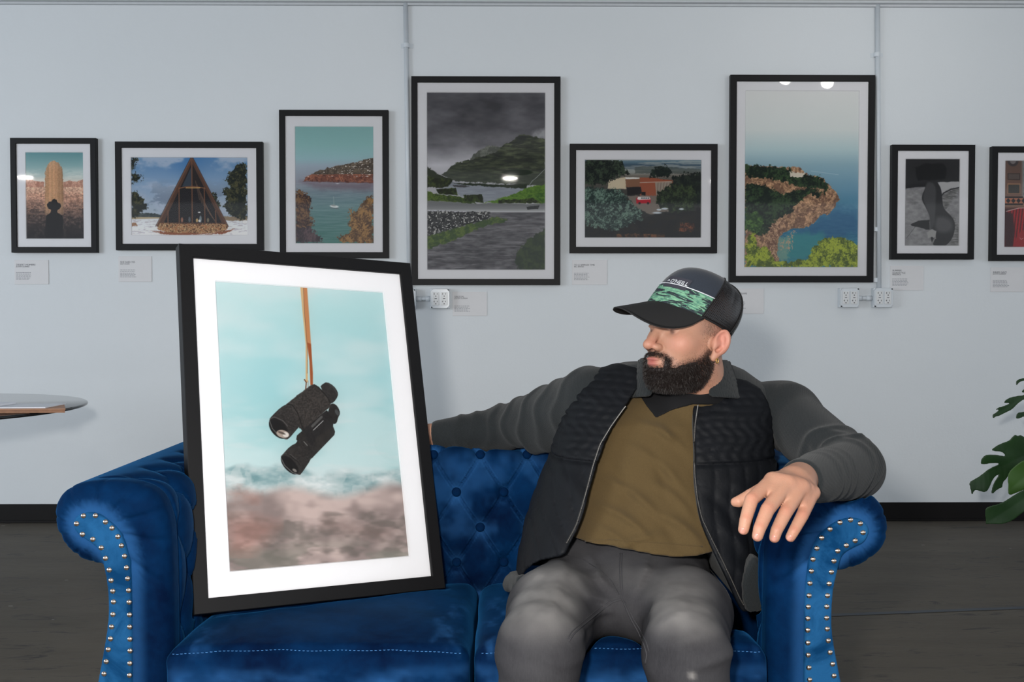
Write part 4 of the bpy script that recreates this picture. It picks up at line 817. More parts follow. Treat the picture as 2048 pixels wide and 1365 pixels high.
def ear_sdf(q):
    m = q.copy(); m[:, 1] = np.abs(m[:, 1]); p = m-np.array([-.010, .083, -.010]); c_, s_ = math.cos(EA), math.sin(EA)
    x = p[:, 0]*c_+p[:, 1]*s_; y = -p[:, 0]*s_+p[:, 1]*c_; z = p[:, 2]-.22*x*0   # x forward along the ear plate, y out
    x = x+.18*z; e = np.stack([x, y, z], -1)
    d = s_ell(e, (-.002, 0, .006), (.0205, .0085, .029)); d = smin(d, s_ell(e, (.007, -.001, -.026), (.0085, .006, .0105)), .010)
    d = smax(d, -s_ell(e, (.000, .0078, .010), (.0145, .0085, .0215)), .002)        # inside the rim
    d = smin(d, s_cone(e, (-.009, .0015, -.010), (-.004, .0015, .016), .0032, .0030), .004)   # inner fold
    d = smax(d, -s_ell(e, (.004, .007, -.006), (.0090, .0125, .0110)), .002)       # bowl
    d = smin(d, s_ell(e, (.013, .003, -.005), (.0042, .0038, .0065)), .003)        # flap
    d = smin(d, s_cone(m, (-.004, .060, -.006), (-.004, .076, -.008), .016, .010), .008)
    return d
def face_sdf(q): return smin(head_sdf(q), ear_sdf(q), .004)

def pxz(pts, Y): return np.array([P(a, b, Y)[[0, 2]] for a, b in pts])
# ---- joints
J = dict(pel=P(1250, 1138, 2.30), belly=P(1285, 1030, 2.30), chest=P(1345, 890, 2.40), neck=P(1392, 795, 2.355),
         shL=P(1570, 832, 2.40), elL=P(1706, 938, 2.10), wrL=P(1606, 962, 1.83),
         shR=P(1182, 800, 2.44), elR=P(1008, 857, 2.70), wrR=P(868, 872, 2.73), hdR=P(812, 868, 2.73),
         hipL=P(1340, 1135, 2.30), knL=P(1372, 1305, 1.86), anL=P(1400, 1640, 1.80),
         hipR=P(1160, 1135, 2.30), knR=P(1078, 1300, 1.86), anR=P(1066, 1650, 1.80))
HY = 1.68
def fing(pts, Ys, rs): return [P(a, b, y) for (a, b), y in zip(pts, Ys)], rs
FINGERS = [fing([(1574, 962), (1545, 961), (1503, 1000), (1491, 1041), (1487, 1060)], (1.76, 1.715, 1.662, 1.642, 1.640), (.015, .0132, .0115, .0104, .0090)),
           fing([(1586, 966), (1575, 967), (1535, 1020), (1519, 1058), (1515, 1073)], (1.76, 1.705, 1.650, 1.630, 1.628), (.015, .0134, .0118, .0106, .0092)),
           fing([(1600, 970), (1603, 974), (1571, 1026), (1553, 1062), (1549, 1076)], (1.76, 1.715, 1.664, 1.646, 1.645), (.015, .0130, .0113, .0102, .0089)),
           fing([(1612, 974), (1625, 986), (1604, 1033), (1587, 1064), (1581, 1075)], (1.77, 1.735, 1.688, 1.672, 1.672), (.014, .0122, .0104, .0095, .0084))]
THUMB = fing([(1580, 958), (1535, 976), (1502, 992), (1477, 1004), (1471, 1005)], (1.78, 1.735, 1.715, 1.710, 1.712), (.017, .0145, .0118, .0098, .0085))
def hand_sdf(p):
    d = s_cone(p, J['wrL'], P(1590, 962, 1.76), .029, .024)
    pal = 1e9*np.ones(len(p))
    for (pts, rs) in FINGERS: pal = smin(pal, s_cone(p, P(1600, 956, 1.80), pts[1], .020, rs[1]*1.04), .014)
    for (a, b) in zip(FINGERS[:-1], FINGERS[1:]): pal = smin(pal, s_cone(p, (a[0][1]+b[0][1])/2, (a[0][1]*.55+a[0][2]*.45+b[0][1]*.55+b[0][2]*.45)/2-np.array([0, 0, .002]), .0125, .0100), .010)
    d = smin(d, pal, .016)
    fg = 1e9*np.ones(len(p))
    for (pts, rs) in FINGERS:
        m2 = (pts[2]+pts[3])/2
        g = np.minimum(s_cone(p, pts[1], pts[2], rs[1], rs[2]*1.02), s_cone(p, pts[2], m2, rs[2]*1.02, rs[2]*.95))
        g = np.minimum(g, np.minimum(s_cone(p, m2, pts[3], rs[2]*.95, rs[3]*.97), s_cone(p, pts[3], pts[4], rs[3]*.97, rs[4])))
        fg = smin(fg, g, .0022)
    d = smin(d, fg, .0055)
    pts, rs = THUMB; g = s_cone(p, pts[0], pts[1], rs[0], rs[1])
    for k in (1, 2, 3): g = smin(g, s_cone(p, pts[k], pts[k+1], rs[k], rs[k+1]), .0015)
    return smin(d, g, .010)
def hand_r(p):       # right hand, resting on the back of the sofa behind the frame
    d = s_ell(p, J['hdR']+np.array([.02, 0, 0]), (.050, .042, .018))
    for k in range(4):
        a = J['hdR']+np.array([-.018, -.032+.021*k, 0]); b = a+np.array([-.045, -.004+.003*k, -.004]); c = b+np.array([-.030, 0, -.016])
        d = smin(d, smin(s_cone(p, a, b, .0105, .0095), s_cone(p, b, c, .0095, .008), .004), .006)
    a = J['hdR']+np.array([.03, -.035, 0]); b = a+np.array([-.035, -.030, -.004]); return smin(d, smin(s_cone(p, a, b, .014, .011), s_cone(p, b, b+np.array([-.025, -.006, -.006]), .011, .009), .004), .01)
SK = {}
def torso_core(p):
    d = smin(s_ell(p, J['pel']+[0, .03, -.02], (.140, .10, .085)), s_ell(p, J['belly']+[0, .06, 0], (.150, .12, .14)), .05)
    d = smin(d, s_ell(p, J['chest']+[0, .03, 0], (.165, .105, .16)), .06)
    return smin(d, s_cone(p, J['shL'], J['shR'], .052, .052), .05)
def body_sdf(p):
    d = torso_core(p)
    for a, b, ra, rb in (('shL', 'elL', .052, .042), ('elL', 'wrL', .042, .030), ('shR', 'elR', .052, .042), ('elR', 'wrR', .042, .030), ('wrR', 'hdR', .029, .026)):
        d = smin(d, s_cone(p, J[a], J[b], ra, rb), .02)
    for a, b, ra, rb in (('hipL', 'knL', .062, .050), ('knL', 'anL', .052, .038), ('hipR', 'knR', .062, .050), ('knR', 'anR', .052, .038)):
        d = smin(d, s_cone(p, J[a]-[0, 0, .055 if a[:3] == 'hip' else 0], J[b], ra, rb), .02)
    for an in ('anL', 'anR'): d = smin(d, s_cone(p, J[an]+[0, .02, -.05], J[an]+[0, -.14, -.07], .035, .026), .03)
    d = smin(d, hand_r(p), .01); d = smin(d, hand_sdf(p), .012)
    near = length(p-HC) < .30; out = d.copy()
    if near.any():
        q = p[near]; out[near] = smin(smin(d[near], s_cone(q, fromhead([-.030, 0, -.07]), J['neck'], .056, .060), .03), face_sdf(tohead(q)), .012)
    return out
s = NT('skin'); v = s.co(); at = s.n('ShaderNodeVertexColor', layer_name='tone'); n1 = s.noise(v, 160, 4, .6); n2 = s.noise(v, 22, 3)
c = s.mix(s.ramp(n2, [(.35, (0, 0, 0)), (.7, (1, 1, 1))]), at.outputs[0], s.mix(0.5, at.outputs[0], rgb(176, 112, 92)))
nd = s.n('ShaderNodeMix', data_type='RGBA'); nd.inputs[0].default_value = 0.45; s.l(at.outputs[0], nd.inputs[6]); s.l(c, nd.inputs[7])
s.set(Base_Color=nd.outputs[2], Roughness=0.52, Subsurface_Weight=0.12, Subsurface_Radius=(.012, .004, .002), Subsurface_Scale=0.5, Specular_IOR_Level=0.38); s.bump(s.math('ADD', n1, s.math('MULTIPLY', s.noise(v, 620, 2, .7), .7)), .5, .0009); M_SKIN = s.m
s0, s1 = HC-.17, HC+.19; hb = [P(1460, 1100, 1.6), P(1650, 920, 1.9)]
fx = [(HC[0]-.15, HC[0]+.13, .0026), (.30, .56, .0026)]; fy = [(HC[1]-.15, HC[1]+.13, .0026), (1.59, 1.84, .0026)]; fz = [(.90, 1.12, .0026), (.70, .86, .0026)]
body = sdf_mesh('body', body_sdf, [axis(-.42, .86, .008, fx), axis(1.55, 2.86, .008, fy), axis(.0, 1.30, .008, fz)], M_SKIN, MAN)
co = np.empty(len(body.data.vertices)*3, np.float32); body.data.vertices.foreach_get('co', co); co = co.reshape(-1, 3).astype(float); hq = tohead(co)
base = np.tile(lin((174, 131, 109)), (len(co), 1))
def tint(m, c): global base; base = base*(1-m[:, None]) + lin(c)*m[:, None]
isH = length(co-HC) < .2; ay = np.abs(hq[:, 1])
def blob(c, r): return np.clip(1.4-length((np.stack([hq[:, 0], ay, hq[:, 2]], -1)-np.array(c))/np.array(r)), 0, 1)
tint(blob((.115, 0, -.016), (.016, .014, .014))*.45*isH, (214, 128, 116)); tint(blob((.07, .045, -.012), (.025, .022, .02))*.35*isH, (214, 140, 124))
tint(blob((-.012, .088, .0), (.02, .02, .034))*.5*isH, (214, 132, 120))
tint(np.clip(blob((.112, 0, -.0475), (.010, .022, .0052))+blob((.111, 0, -.0580), (.010, .019, .0068)), 0, 1)*isH, (166, 98, 92))
def beard_mask(q):
    a = np.abs(q[:, 1]); x, z = q[:, 0], q[:, 2]
    jawline = np.interp(x, [-.03, -.008, .01, .035, .06, .085, .12], [-.01, .008, -.022, -.042, -.052, -.060, -.066])
    m = sstep(jawline+.014, jawline-.012, z)*sstep(-.018, .002, x+.3*np.minimum(z+.06, 0))
    mus = np.exp(-((z+.0365+ .35*np.maximum(a-.012, 0))/.0075)**2)*sstep(.036, .028, a)*(x > .08)
    side = np.exp(-((a-.031)/.0075)**2)*sstep(-.036, -.046, z)*sstep(-.085, -.07, z)*(x > .07)
    m = np.maximum(m, np.maximum(mus, side)); lips = (((z+.0525)/.0098)**2+(a/.0225)**2 < 1) & (x > .09)
    under = sstep(-.122, -.106, z-.35*np.minimum(x-.02, 0)); m = m*np.where(z < -.07, under, 1)
    return np.where(lips, 0, np.clip(m, 0, 1))
bm = beard_mask(hq)*isH*(ear_sdf(hq) > .002); tint(bm*.85, (52, 38, 33))
tint(sstep(.0, .02, hq[:, 2])*sstep(.055, .025, hq[:, 0])*isH*(ay < .083)*(1-sstep(.06, .09, hq[:, 2])*0)*.45, (110, 92, 84))
tint(blob((.088, .030, .0305), (.012, .02, .0035))*isH*.9, (44, 32, 28)); tint(np.exp(-((length(np.stack([hq[:, 0], ay, hq[:, 2]], -1)-[.083, .032, .014])-.003)/.004)**2)*isH*.8, (70, 48, 42))
for (pts, rs) in FINGERS:
    for k, w in ((2, .013), (3, .008)): tint(np.clip(1.2-length(co-pts[k]-np.array([0, -.006, .006]))/w, 0, 1)*.35, (176, 104, 86))
    tint(np.clip(1.1-length(co-pts[4]+[0, .0, .004])/.010, 0, 1)*.4, (186, 110, 98))
ca = body.data.color_attributes.new('tone', 'FLOAT_COLOR', 'POINT'); cc = np.ones((len(co), 4), np.float32); cc[:, :3] = base; ca.data.foreach_set('color', cc.ravel())
# fingernails
M_NAILS = plain('fingernail', (188, 134, 118), .32, var=.03)
for (pts, rs), (nx_, ny_) in zip(FINGERS, ((1485, 1062), (1513, 1073), (1548, 1077), (1579, 1076))):
    c = on_surface(hand_sdf, [(nx_, ny_)], 1.3)[0]; n = grad(hand_sdf, c[None])[0]; t = pts[4]-pts[3]; t -= n*(t@n); t /= np.linalg.norm(t); b = np.cross(n, t)
    V = []; Fc = []; N = 18
    for r_, h in ((0, .0010), (.55, .0009), (.85, .0005), (1., -.0004)):
        for k in range(N):
            a = 2*math.pi*k/N; u = math.copysign(abs(math.cos(a))**.7, math.cos(a))*r_; w = math.copysign(abs(math.sin(a))**.7, math.sin(a))*r_
            V.append(c+t*u*.0058+b*w*.0052+n*(h-.0022*w*w))
    Fc = [(i*N+k, i*N+(k+1) % N, (i+1)*N+(k+1) % N, (i+1)*N+k) for i in range(3) for k in range(N)]
    mesh('fingernail', V, Fc, M_NAILS, body)

# ---- beard of short strands with a dense under layer
M_HAIR = plain('dark_brown_hair', (29, 20, 17), .55, var=.35, scale=120)
def under_sdf(p):
    q = tohead(p); d = head_sdf(q); k = beard_mask(q)
    th = .0060*sstep(.5, 1, k)*sstep(-.02, -.075, q[:, 2])*sstep(.0, .055, q[:, 0]) + .0030*sstep(-.09, -.112, q[:, 2])*sstep(.02, .06, q[:, 0])
    rg = np.sin(q[:, 0]*620+3*np.sin(q[:, 2]*300))*np.sin(q[:, 1]*560+2*np.sin(q[:, 0]*260))*np.sin(q[:, 2]*480)
    return d+.0022-th + .0016*rg*sstep(.2, .6, k) + .05*sstep(.62, .35, k)
bd = sdf_mesh('beard', under_sdf, [axis(HC[0]-.15, HC[0]+.08, .0026), axis(HC[1]-.14, HC[1]+.09, .0026), axis(HC[2]-.17, HC[2]+.03, .0026)], M_HAIR, MAN)
rs_ = np.random.RandomState(5); nfaces = len(body.data.polygons)
pc = np.empty(nfaces*3, np.float32); body.data.polygons.foreach_get('center', pc); pc = pc.reshape(-1, 3).astype(float); par = np.empty(nfaces, np.float32); body.data.polygons.foreach_get('area', par)
qh = tohead(pc); bmf = beard_mask(qh)*(length(pc-HC) < .19)*(qh[:, 2] < .02)*(ear_sdf(qh) > .004)
scalp = (length(pc-HC) < .19)*sstep(.045, .015, qh[:, 0])*sstep(-.06, -.02, qh[:, 2])*(np.abs(qh[:, 1]) < .079)*(qh[:, 0] > -.12)*.0
w = par*bmf**1.3; w /= w.sum(); pick = rs_.choice(nfaces, 21000, p=w); vis = pc[pick]+rs_.randn(len(pick), 3)*.0009
nn = grad(lambda p: head_sdf(tohead(p)), vis); q = tohead(vis); k = beard_mask(q)
down = np.array([0, 0, -1.])-.0*HF; th = (.0095*sstep(.45, 1, k)*sstep(.0, -.07, q[:, 2])*sstep(-.01, .05, q[:, 0]))
L = (.0024+.0075*sstep(.3, 1, k)*sstep(.0, -.06, q[:, 2])*(.5+.5*rs_.rand(len(q))))
dir_ = nn*.75+down*.55+rs_.randn(len(q), 3)*.28; dir_ /= length(dir_)[:, None]; root = vis+nn*(th*.75)[:, None]
side_ = np.cross(dir_, rs_.randn(len(q), 3)); side_ /= length(side_)[:, None]; W0 = .00030
mid = root+dir_*(L*.55)[:, None]; tip = root+dir_*L[:, None]+down*(L*.15)[:, None]+rs_.randn(len(q), 3)*.0006
V = np.stack([root-side_*W0, root+side_*W0, mid-side_*W0*.8, mid+side_*W0*.8, tip], 1).reshape(-1, 3); b0 = np.arange(len(q))*5
F4 = [(i, i+1, i+3, i+2) for i in b0]+[(i+2, i+3, i+4) for i in b0]
mesh('beard_strands', V, F4, M_HAIR, bd, False, kind='stuff')
# stubble fading over the cheek, the sideburn and the shaved temple
qa = np.abs(qh[:, 1]); xx, zz = qh[:, 0], qh[:, 2]
cheek = sstep(-.005, -.05, zz+.35*(xx-.01))*sstep(-.03, .0, xx)*sstep(.09, .05, xx)*.55
sburn = np.exp(-((xx-(.006+.10*zz))/.015)**2)*(zz > -.05)*(zz < .07)
temple = sstep(.03, .0, xx)*(zz > -.02)*.5
dens = np.maximum(np.maximum(cheek, sburn), temple)*(length(pc-HC) < .19)*(qa > .03)*(ear_sdf(qh) > .003)*(bmf < .9)*(zz > -.10)*(xx > -.09)
w = par*dens; w /= w.sum(); pick = rs_.choice(nfaces, 15000, p=w); vis = pc[pick]+rs_.randn(len(pick), 3)*.0010
nn = grad(lambda p: head_sdf(tohead(p)), vis); dir_ = nn*.45+down*.8+rs_.randn(len(vis), 3)*.25; dir_ /= length(dir_)[:, None]
L = .0010+.0014*rs_.rand(len(vis)); side_ = np.cross(dir_, nn+rs_.randn(len(vis), 3)*.2); side_ /= length(side_)[:, None]; root = vis+nn*.0004
V = np.stack([root-side_*.00022, root+side_*.00022, root+dir_*L[:, None]], 1).reshape(-1, 3); b0 = np.arange(len(vis))*3
mesh('stubble', V, np.stack([b0, b0+1, b0+2], -1), M_HAIR, bd, False, kind='stuff')
# ---- gold earring
ec = fromhead(np.array([.001, .0875, -.0445])); M_GOLD = plain('gold', (222, 176, 92), .2, 1.0)
MB().tube([ec+HF*.0034*math.cos(a)+HU*.0050*math.sin(a) for a in np.linspace(0, 2*math.pi, 25)], .0012, 8, False).build('hoop_earring', M_GOLD, MAN, True)

# ---- trucker cap
s = NT('navy_cap_foam'); v = s.co(); s.set(Base_Color=s.mix(s.noise(v, 300, 3), rgb(24, 31, 42), rgb(34, 43, 56)), Roughness=.85, Sheen_Weight=.15); s.bump(s.noise(v, 900, 2), .3, .0008); M_NAVY = s.m
s = NT('green_tiger_print'); tc = s.n('ShaderNodeTexCoord'); mp = s.n('ShaderNodeMapping'); mp.inputs['Scale'].default_value = (1.1, 6.5, 1); s.l(tc.outputs['UV'], mp.inputs[0])
n1 = s.noise(mp.outputs[0], 1.9, 5, .6, 1.2); n2 = s.noise(mp.outputs[0], 5, 6, .7, .8)
c = s.mix(s.ramp(n2, [(.38, (0, 0, 0)), (.62, (1, 1, 1))]), rgb(52, 108, 94), rgb(128, 176, 142)); c = s.mix(s.ramp(n1, [(.50, (0, 0, 0)), (.53, (1, 1, 1))]), c, rgb(26, 34, 44))
s.set(Base_Color=c, Roughness=.8); M_CAMO = s.m
s = NT('cap_netting'); tc = s.n('ShaderNodeTexCoord'); mp = s.n('ShaderNodeMapping'); mp.inputs['Scale'].default_value = (26, 21, 1); s.l(tc.outputs['UV'], mp.inputs[0])
sx = s.n('ShaderNodeSeparateXYZ'); s.l(mp.outputs[0], sx.inputs[0]); fx_ = s.math('PINGPONG', sx.outputs[0], .5); fy_ = s.math('PINGPONG', sx.outputs[1], .5)
hole = s.math('MULTIPLY', s.math('GREATER_THAN', fx_, .24), s.math('GREATER_THAN', fy_, .13))
tr = s.n('ShaderNodeBsdfTransparent'); mx = s.n('ShaderNodeMixShader'); s.l(s.math('MULTIPLY', hole, .75), mx.inputs[0]); s.l(s.b.outputs[0], mx.inputs[1]); s.l(tr.outputs[0], mx.inputs[2]); s.l(mx.outputs[0], s.out.inputs[0])
s.set(Base_Color=rgb(24, 21, 22), Roughness=.35); M_NET = s.m
M_BRIM = plain('black_cap_cloth', (15, 15, 17), .85, var=.15, scale=200); M_WHITE = plain('white_piping', (210, 214, 220), .6); M_PATCH = plain('woven_patch', (50, 50, 60), .8)
CT = math.radians(20); CF = np.array([math.cos(CT), 0, math.sin(CT)]); CU = np.array([-math.sin(CT)*.9925, .122, math.cos(CT)*.9925])
CO = np.array([-.002, 0, .042])
def capw(a, t, off=0.0):
    """crown: a angle from the front (to his left), t height 0..1"""
    a = np.asarray(a, float); t = np.asarray(t, float); front = np.clip(np.cos(a), 0, 1)
    pw = 2.25+1.6*front; r = np.clip(1-np.maximum(t, 0)**pw, 0, 1)**(1/pw); h = .115*t
    A, B = .1075+off, .0885+off; CY = np.array([-.0417, .9925, -.1146]); x = A*np.where(np.cos(a) < 0, .91, 1.)*np.cos(a)*r+.004-.038*t+.010*front*t; y = B*np.sin(a)*r
    q = CO + x[..., None]*CF + y[..., None]*CY + (h+off*t)[..., None]*CU
    return fromhead(q)
FA = math.radians(64)
cap = bpy.data.objects.new('trucker_cap', None); cap.empty_display_size = .05; cap['label'] = 'dark trucker cap with green camouflage band and mesh back'; put(cap, parent=MAN)
def capsurf(name, a0, a1, t0, t1, na, nt, mat, off=0.0, thick=.0016):
    A_, T_ = np.meshgrid(np.linspace(a0, a1, na), np.linspace(t0, t1, nt)); V = capw(A_, T_, off); Vi = capw(A_, T_, off-thick); n = na*nt
    g = (np.arange(nt-1)[:, None]*na+np.arange(na-1)).ravel(); Fq = np.stack([g, g+1, g+na+1, g+na], -1)
    rim = list(range(na-1))+[i*na+na-1 for i in range(nt-1)]; edge = [(i, i+1) for i in range(na-1)]+[(i*na+na-1, (i+1)*na+na-1) for i in range(nt-1)]+[((nt-1)*na+i+1, (nt-1)*na+i) for i in range(na-1)]+[((i+1)*na, i*na) for i in range(nt-1)]
    R = np.array([(b, a, a+n, b+n) for a, b in edge]); allf = np.concatenate([Fq, Fq[:, ::-1]+n, R])
    o = mesh(name, np.concatenate([V.reshape(-1, 3), Vi.reshape(-1, 3)]), allf, mat, cap)
    uv = np.stack([(A_-a0)/(a1-a0)*abs(a1-a0), T_], -1).reshape(-1, 2); uv = np.concatenate([uv, uv]); L_ = o.data.uv_layers.new(name='UVMap'); L_.data.foreach_set('uv', uv[allf.ravel()].astype(np.float32).ravel())
    return o
TB_ = .40
capsurf('front_panel', -FA, FA, TB_, .999, 60, 40, M_NAVY)
capsurf('camouflage_band', -FA, FA, -.02, TB_, 60, 16, M_CAMO, .0004)
capsurf('mesh_back', FA, 2*math.pi-FA, .0, .999, 110, 44, M_NET, -.001, .0008)
capsurf('sweatband', FA, 2*math.pi-FA, -.03, .16, 110, 8, M_BRIM, -.0035, .0015)
def capline(name, fn, r, mat, n=60): return MB().tube([fn(x) for x in np.linspace(0, 1, n)], r, 8).build(name, mat, cap, True)
capline('piping', lambda x: capw(np.array(-FA+2*FA*x), np.array(TB_), .0012), .0011, M_WHITE)
for sg in (-1, 1): capline('seam', lambda x: capw(np.array(sg*FA), np.array(-.02+1.01*x), .0006), .0016, M_BRIM)
for a_ in (math.radians(118), math.radians(180), -math.radians(118)): capline('seam', lambda x: capw(np.array(a_), np.array(.0+.99*x), .0002), .0016, M_BRIM)
bt_ = capw(np.array(0.), np.array(1.0)); bu = fromhead(CO+CU)-fromhead(CO)
V = MB().lathe([(.0095*math.cos(t), .0062*math.sin(t)) for t in np.linspace(0, 1.5, 7)], (0, 0, 0), 20); bx_ = HL; by_ = np.cross(bu, bx_)
mesh('top_button', [bt_+bx_*x+by_*y+bu*(z-.001) for x, y, z in V.v], V.f, M_BRIM, cap)
# brim
NA, NR = 50, 16; top = []; bot = []
for th, lst in ((0, top), (.0034, bot)):
    for i in range(NR):
        r_ = i/(NR-1)
        for k in range(NA):
            a = -FA*1.02+2.04*FA*k/(NA-1); rt = capw(np.array(a), np.array(-.01), -.001); e = max(0, math.cos(a/(FA*1.02)*math.pi/2))**.62
            u = math.sin(a)*.0885; drop = -.58*(.088*r_*e)-(10.5 if a > 0 else 4.5)*(u**2)*r_*e**.9-.003*r_
            q = tohead(rt[None])[0] + CF*(.088*e*r_) + CU*(drop+.0) + np.array([0, math.sin(a)*.004*r_, 0]) - CU*th
            lst.append(fromhead(q))
n = NR*NA; g = (np.arange(NR-1)[:, None]*NA+np.arange(NA-1)).ravel(); Fq = np.stack([g, g+1, g+NA+1, g+NA], -1)
edge = [((NR-1)*NA+i, (NR-1)*NA+i+1) for i in range(NA-1)]+[(i*NA, (i+1)*NA) for i in range(NR-1)]+[((i+1)*NA+NA-1, i*NA+NA-1) for i in range(NR-1)]
mesh('brim', np.concatenate([top, bot]), np.concatenate([Fq, Fq[:, ::-1]+n, np.array([(b, a, a+n, b+n) for a, b in edge])]), M_BRIM, cap)
# woven patch and lettering, laid on the crown
def on_cap(u, v, off): # u metres to his left from the patch centre, v up
    a = .20+u/.100; return capw(a, (TB_+.03)+v/.118, off)
A_, T_ = np.meshgrid(np.linspace(-.034, .0305, 14), np.linspace(-.013, .0155, 6)); V = on_cap(A_, T_, .0016).reshape(-1, 3); V2 = on_cap(A_, T_, .0006).reshape(-1, 3); g = (np.arange(5)[:, None]*14+np.arange(13)).ravel(); Fq = np.stack([g, g+1, g+15, g+14], -1)
mesh('patch', np.concatenate([V, V2]), np.concatenate([Fq, Fq[:, ::-1]+84]), M_PATCH, cap)
def capwarp(c): return on_cap(c[:, 0], c[:, 1], .0020+np.clip(c[:, 2], 0, 1)*.5)
text_mesh('patch_lettering', "O'NEILL", .0135, M_WHITE, np.diag([1.0, 1, 1, 1])+np.array([[0,0,0,-.019],[0,0,0,-.0015],[0,0,0,0],[0,0,0,0]]), cap, .0002, capwarp)
mesh('patch_wave_mark', capwarp(np.array([(-.031, .000, 0), (-.028, .005, 0), (-.0245, .0055, 0), (-.0215, .0015, 0), (-.0245, .003, 0), (-.028, .002, 0)])), [(0, 1, 2, 3, 4, 5)], M_WHITE, cap, False)

# ---- clothes
def loft(rows, ymode=None):
    """rows: (py, left px, right px, Yfront, Yback) measured at Y 2.33 -> elliptical section field"""
    R_ = sorted([(P(0, py, 2.33)[2], P(a, py, 2.33)[0], P(b, py, 2.33)[0], yf, yb) for py, a, b, yf, yb in rows]); R_ = np.array(R_)
    def fn(p, pw=2.5):
        z = np.clip(p[:, 2], R_[0, 0], R_[-1, 0]); a, b, c, d = [np.interp(z, R_[:, 0], R_[:, k]) for k in (1, 2, 3, 4)]
        hx, hy = (b-a)/2, (d-c)/2; u = np.abs(p[:, 0]-(a+b)/2)/hx; v = np.abs(p[:, 1]-(c+d)/2)/hy
        k0 = (u**pw+v**pw)**(1/pw); return (k0-1)*np.minimum(hx, hy)*.95
    return fn
shirt_l = loft([(740, 1330, 1450, 2.38, 2.46), (790, 1262, 1510, 2.322, 2.50), (850, 1190, 1555, 2.262, 2.545), (950, 1160, 1515, 2.205, 2.55), (1030, 1135, 1480, 2.150, 2.54), (1085, 1118, 1460, 2.112, 2.52), (1115, 1112, 1458, 2.105, 2.50)])
def folds(p, lines, fy=2.2):
    """cloth folds: each (px0,py0,px1,py1,width,height) a soft ridge between two picture measurements at Y 2.2"""
    d = np.zeros(len(p))
    for (a, b, c, e, w, h) in lines:
        A, B = P(a, b, fy)[[0, 2]], P(c, e, fy)[[0, 2]]; x = p[:, [0, 2]]; ab = B-A; t = np.clip(((x-A)@ab)/(ab@ab), 0, 1)
        cur = np.array([-ab[1], ab[0]])/np.linalg.norm(ab)*.10*np.linalg.norm(ab); r = x-A-t[:, None]*ab-np.sin(t*np.pi)[:, None]*cur
        d += h*np.exp(-(length(r)/w)**2)*np.sin(np.clip(t, .03, .97)*np.pi)
    return d
SF = [(1275, 850, 1385, 915, .009, .010), (1245, 890, 1380, 1000, .010, .009), (1200, 960, 1330, 1050, .009, .011), (1185, 1010, 1300, 1075, .008, .012), (1180, 1050, 1260, 1090, .007, .009),
      (1290, 960, 1385, 1040, .010, .009), (1300, 1020, 1400, 1085, .009, .010), (1215, 1095, 1330, 1060, .008, .008), (1300, 900, 1330, 1000, .013, -.008), (1225, 930, 1260, 1040, .015, -.008), (1160, 1080, 1230, 1100, .007, .008), (1320, 850, 1350, 900, .010, .006), (1280, 1010, 1350, 1090, .012, -.007)]
zh = P(0, 1105, 2.12)[2]
NAX = fromhead([-.03, 0, -.07])-J['neck']; NAX /= np.linalg.norm(NAX)
def shirt_fn(p):
    d = shirt_l(p) - folds(p, SF) - .0012*np.sin(p[:, 2]*60+8*np.sin(p[:, 0]*14))
    hem = zh + .010*np.sin((p[:, 0]-.1)*16)-.006
    d = smin(d, s_cone(p, J['neck']+NAX*.07, J['neck']-[0, 0, .03], .066, .074), .035)
    top = (p-J['neck'])@NAX-.062
    return smax(smax(d, hem-p[:, 2], .006), top, .004)
s = NT('olive_jersey'); v = s.co(); s.set(Base_Color=s.mix(s.noise(v, 400, 3, .7), rgb(72, 58, 35), rgb(90, 74, 46)), Roughness=.9, Specular_IOR_Level=.2, Sheen_Weight=.08); s.bump(s.noise(s.co(scale=(1, 1, .35)), 700, 2), .3, .0008); M_OLIVE = s.m
shirt = sdf_mesh('t_shirt', shirt_fn, [axis(.02, .66, .0050), axis(2.07, 2.58, .0055), axis(.55, 1.04, .0050)], M_OLIVE, MAN, relax=1)
M_BLK = plain('black_jersey', (17, 17, 19), .85, var=.15, scale=200, Specular_IOR_Level=.25)
VP = pxz([(1270, 800), (1264, 740), (1290, 690), (1500, 690), (1500, 814), (1392, 812), (1350, 826), (1318, 841), (1302, 818), (1288, 790)], 2.24)
vf = Field2(VP, .05, .002)
def inset_fn(p):
    d = shirt_fn(p)-.0032; m = vf(p[:, 0], p[:, 2]); return smax(np.maximum(d, -shirt_fn(p)-.006), np.maximum(m, p[:, 1]-2.60), .002)
sdf_mesh('black_v_yoke', inset_fn, [axis(.24, .58, .0028), axis(2.14, 2.52, .0035), axis(.86, 1.05, .0028)], M_BLK, shirt)
hq_ = on_surface(shirt_fn, resample(np.array([(1128., 1090.), (1160, 1084), (1220, 1080), (1290, 1084), (1360, 1090), (1405, 1094)]), 6), 1.8); hq_ = hq_[(np.abs(shirt_fn(hq_)) < .004) & (hq_[:, 1] < 2.3)]
MB().tube(resample(hq_, .008), .0014, 6).build('hem', M_OLIVE, shirt, True)

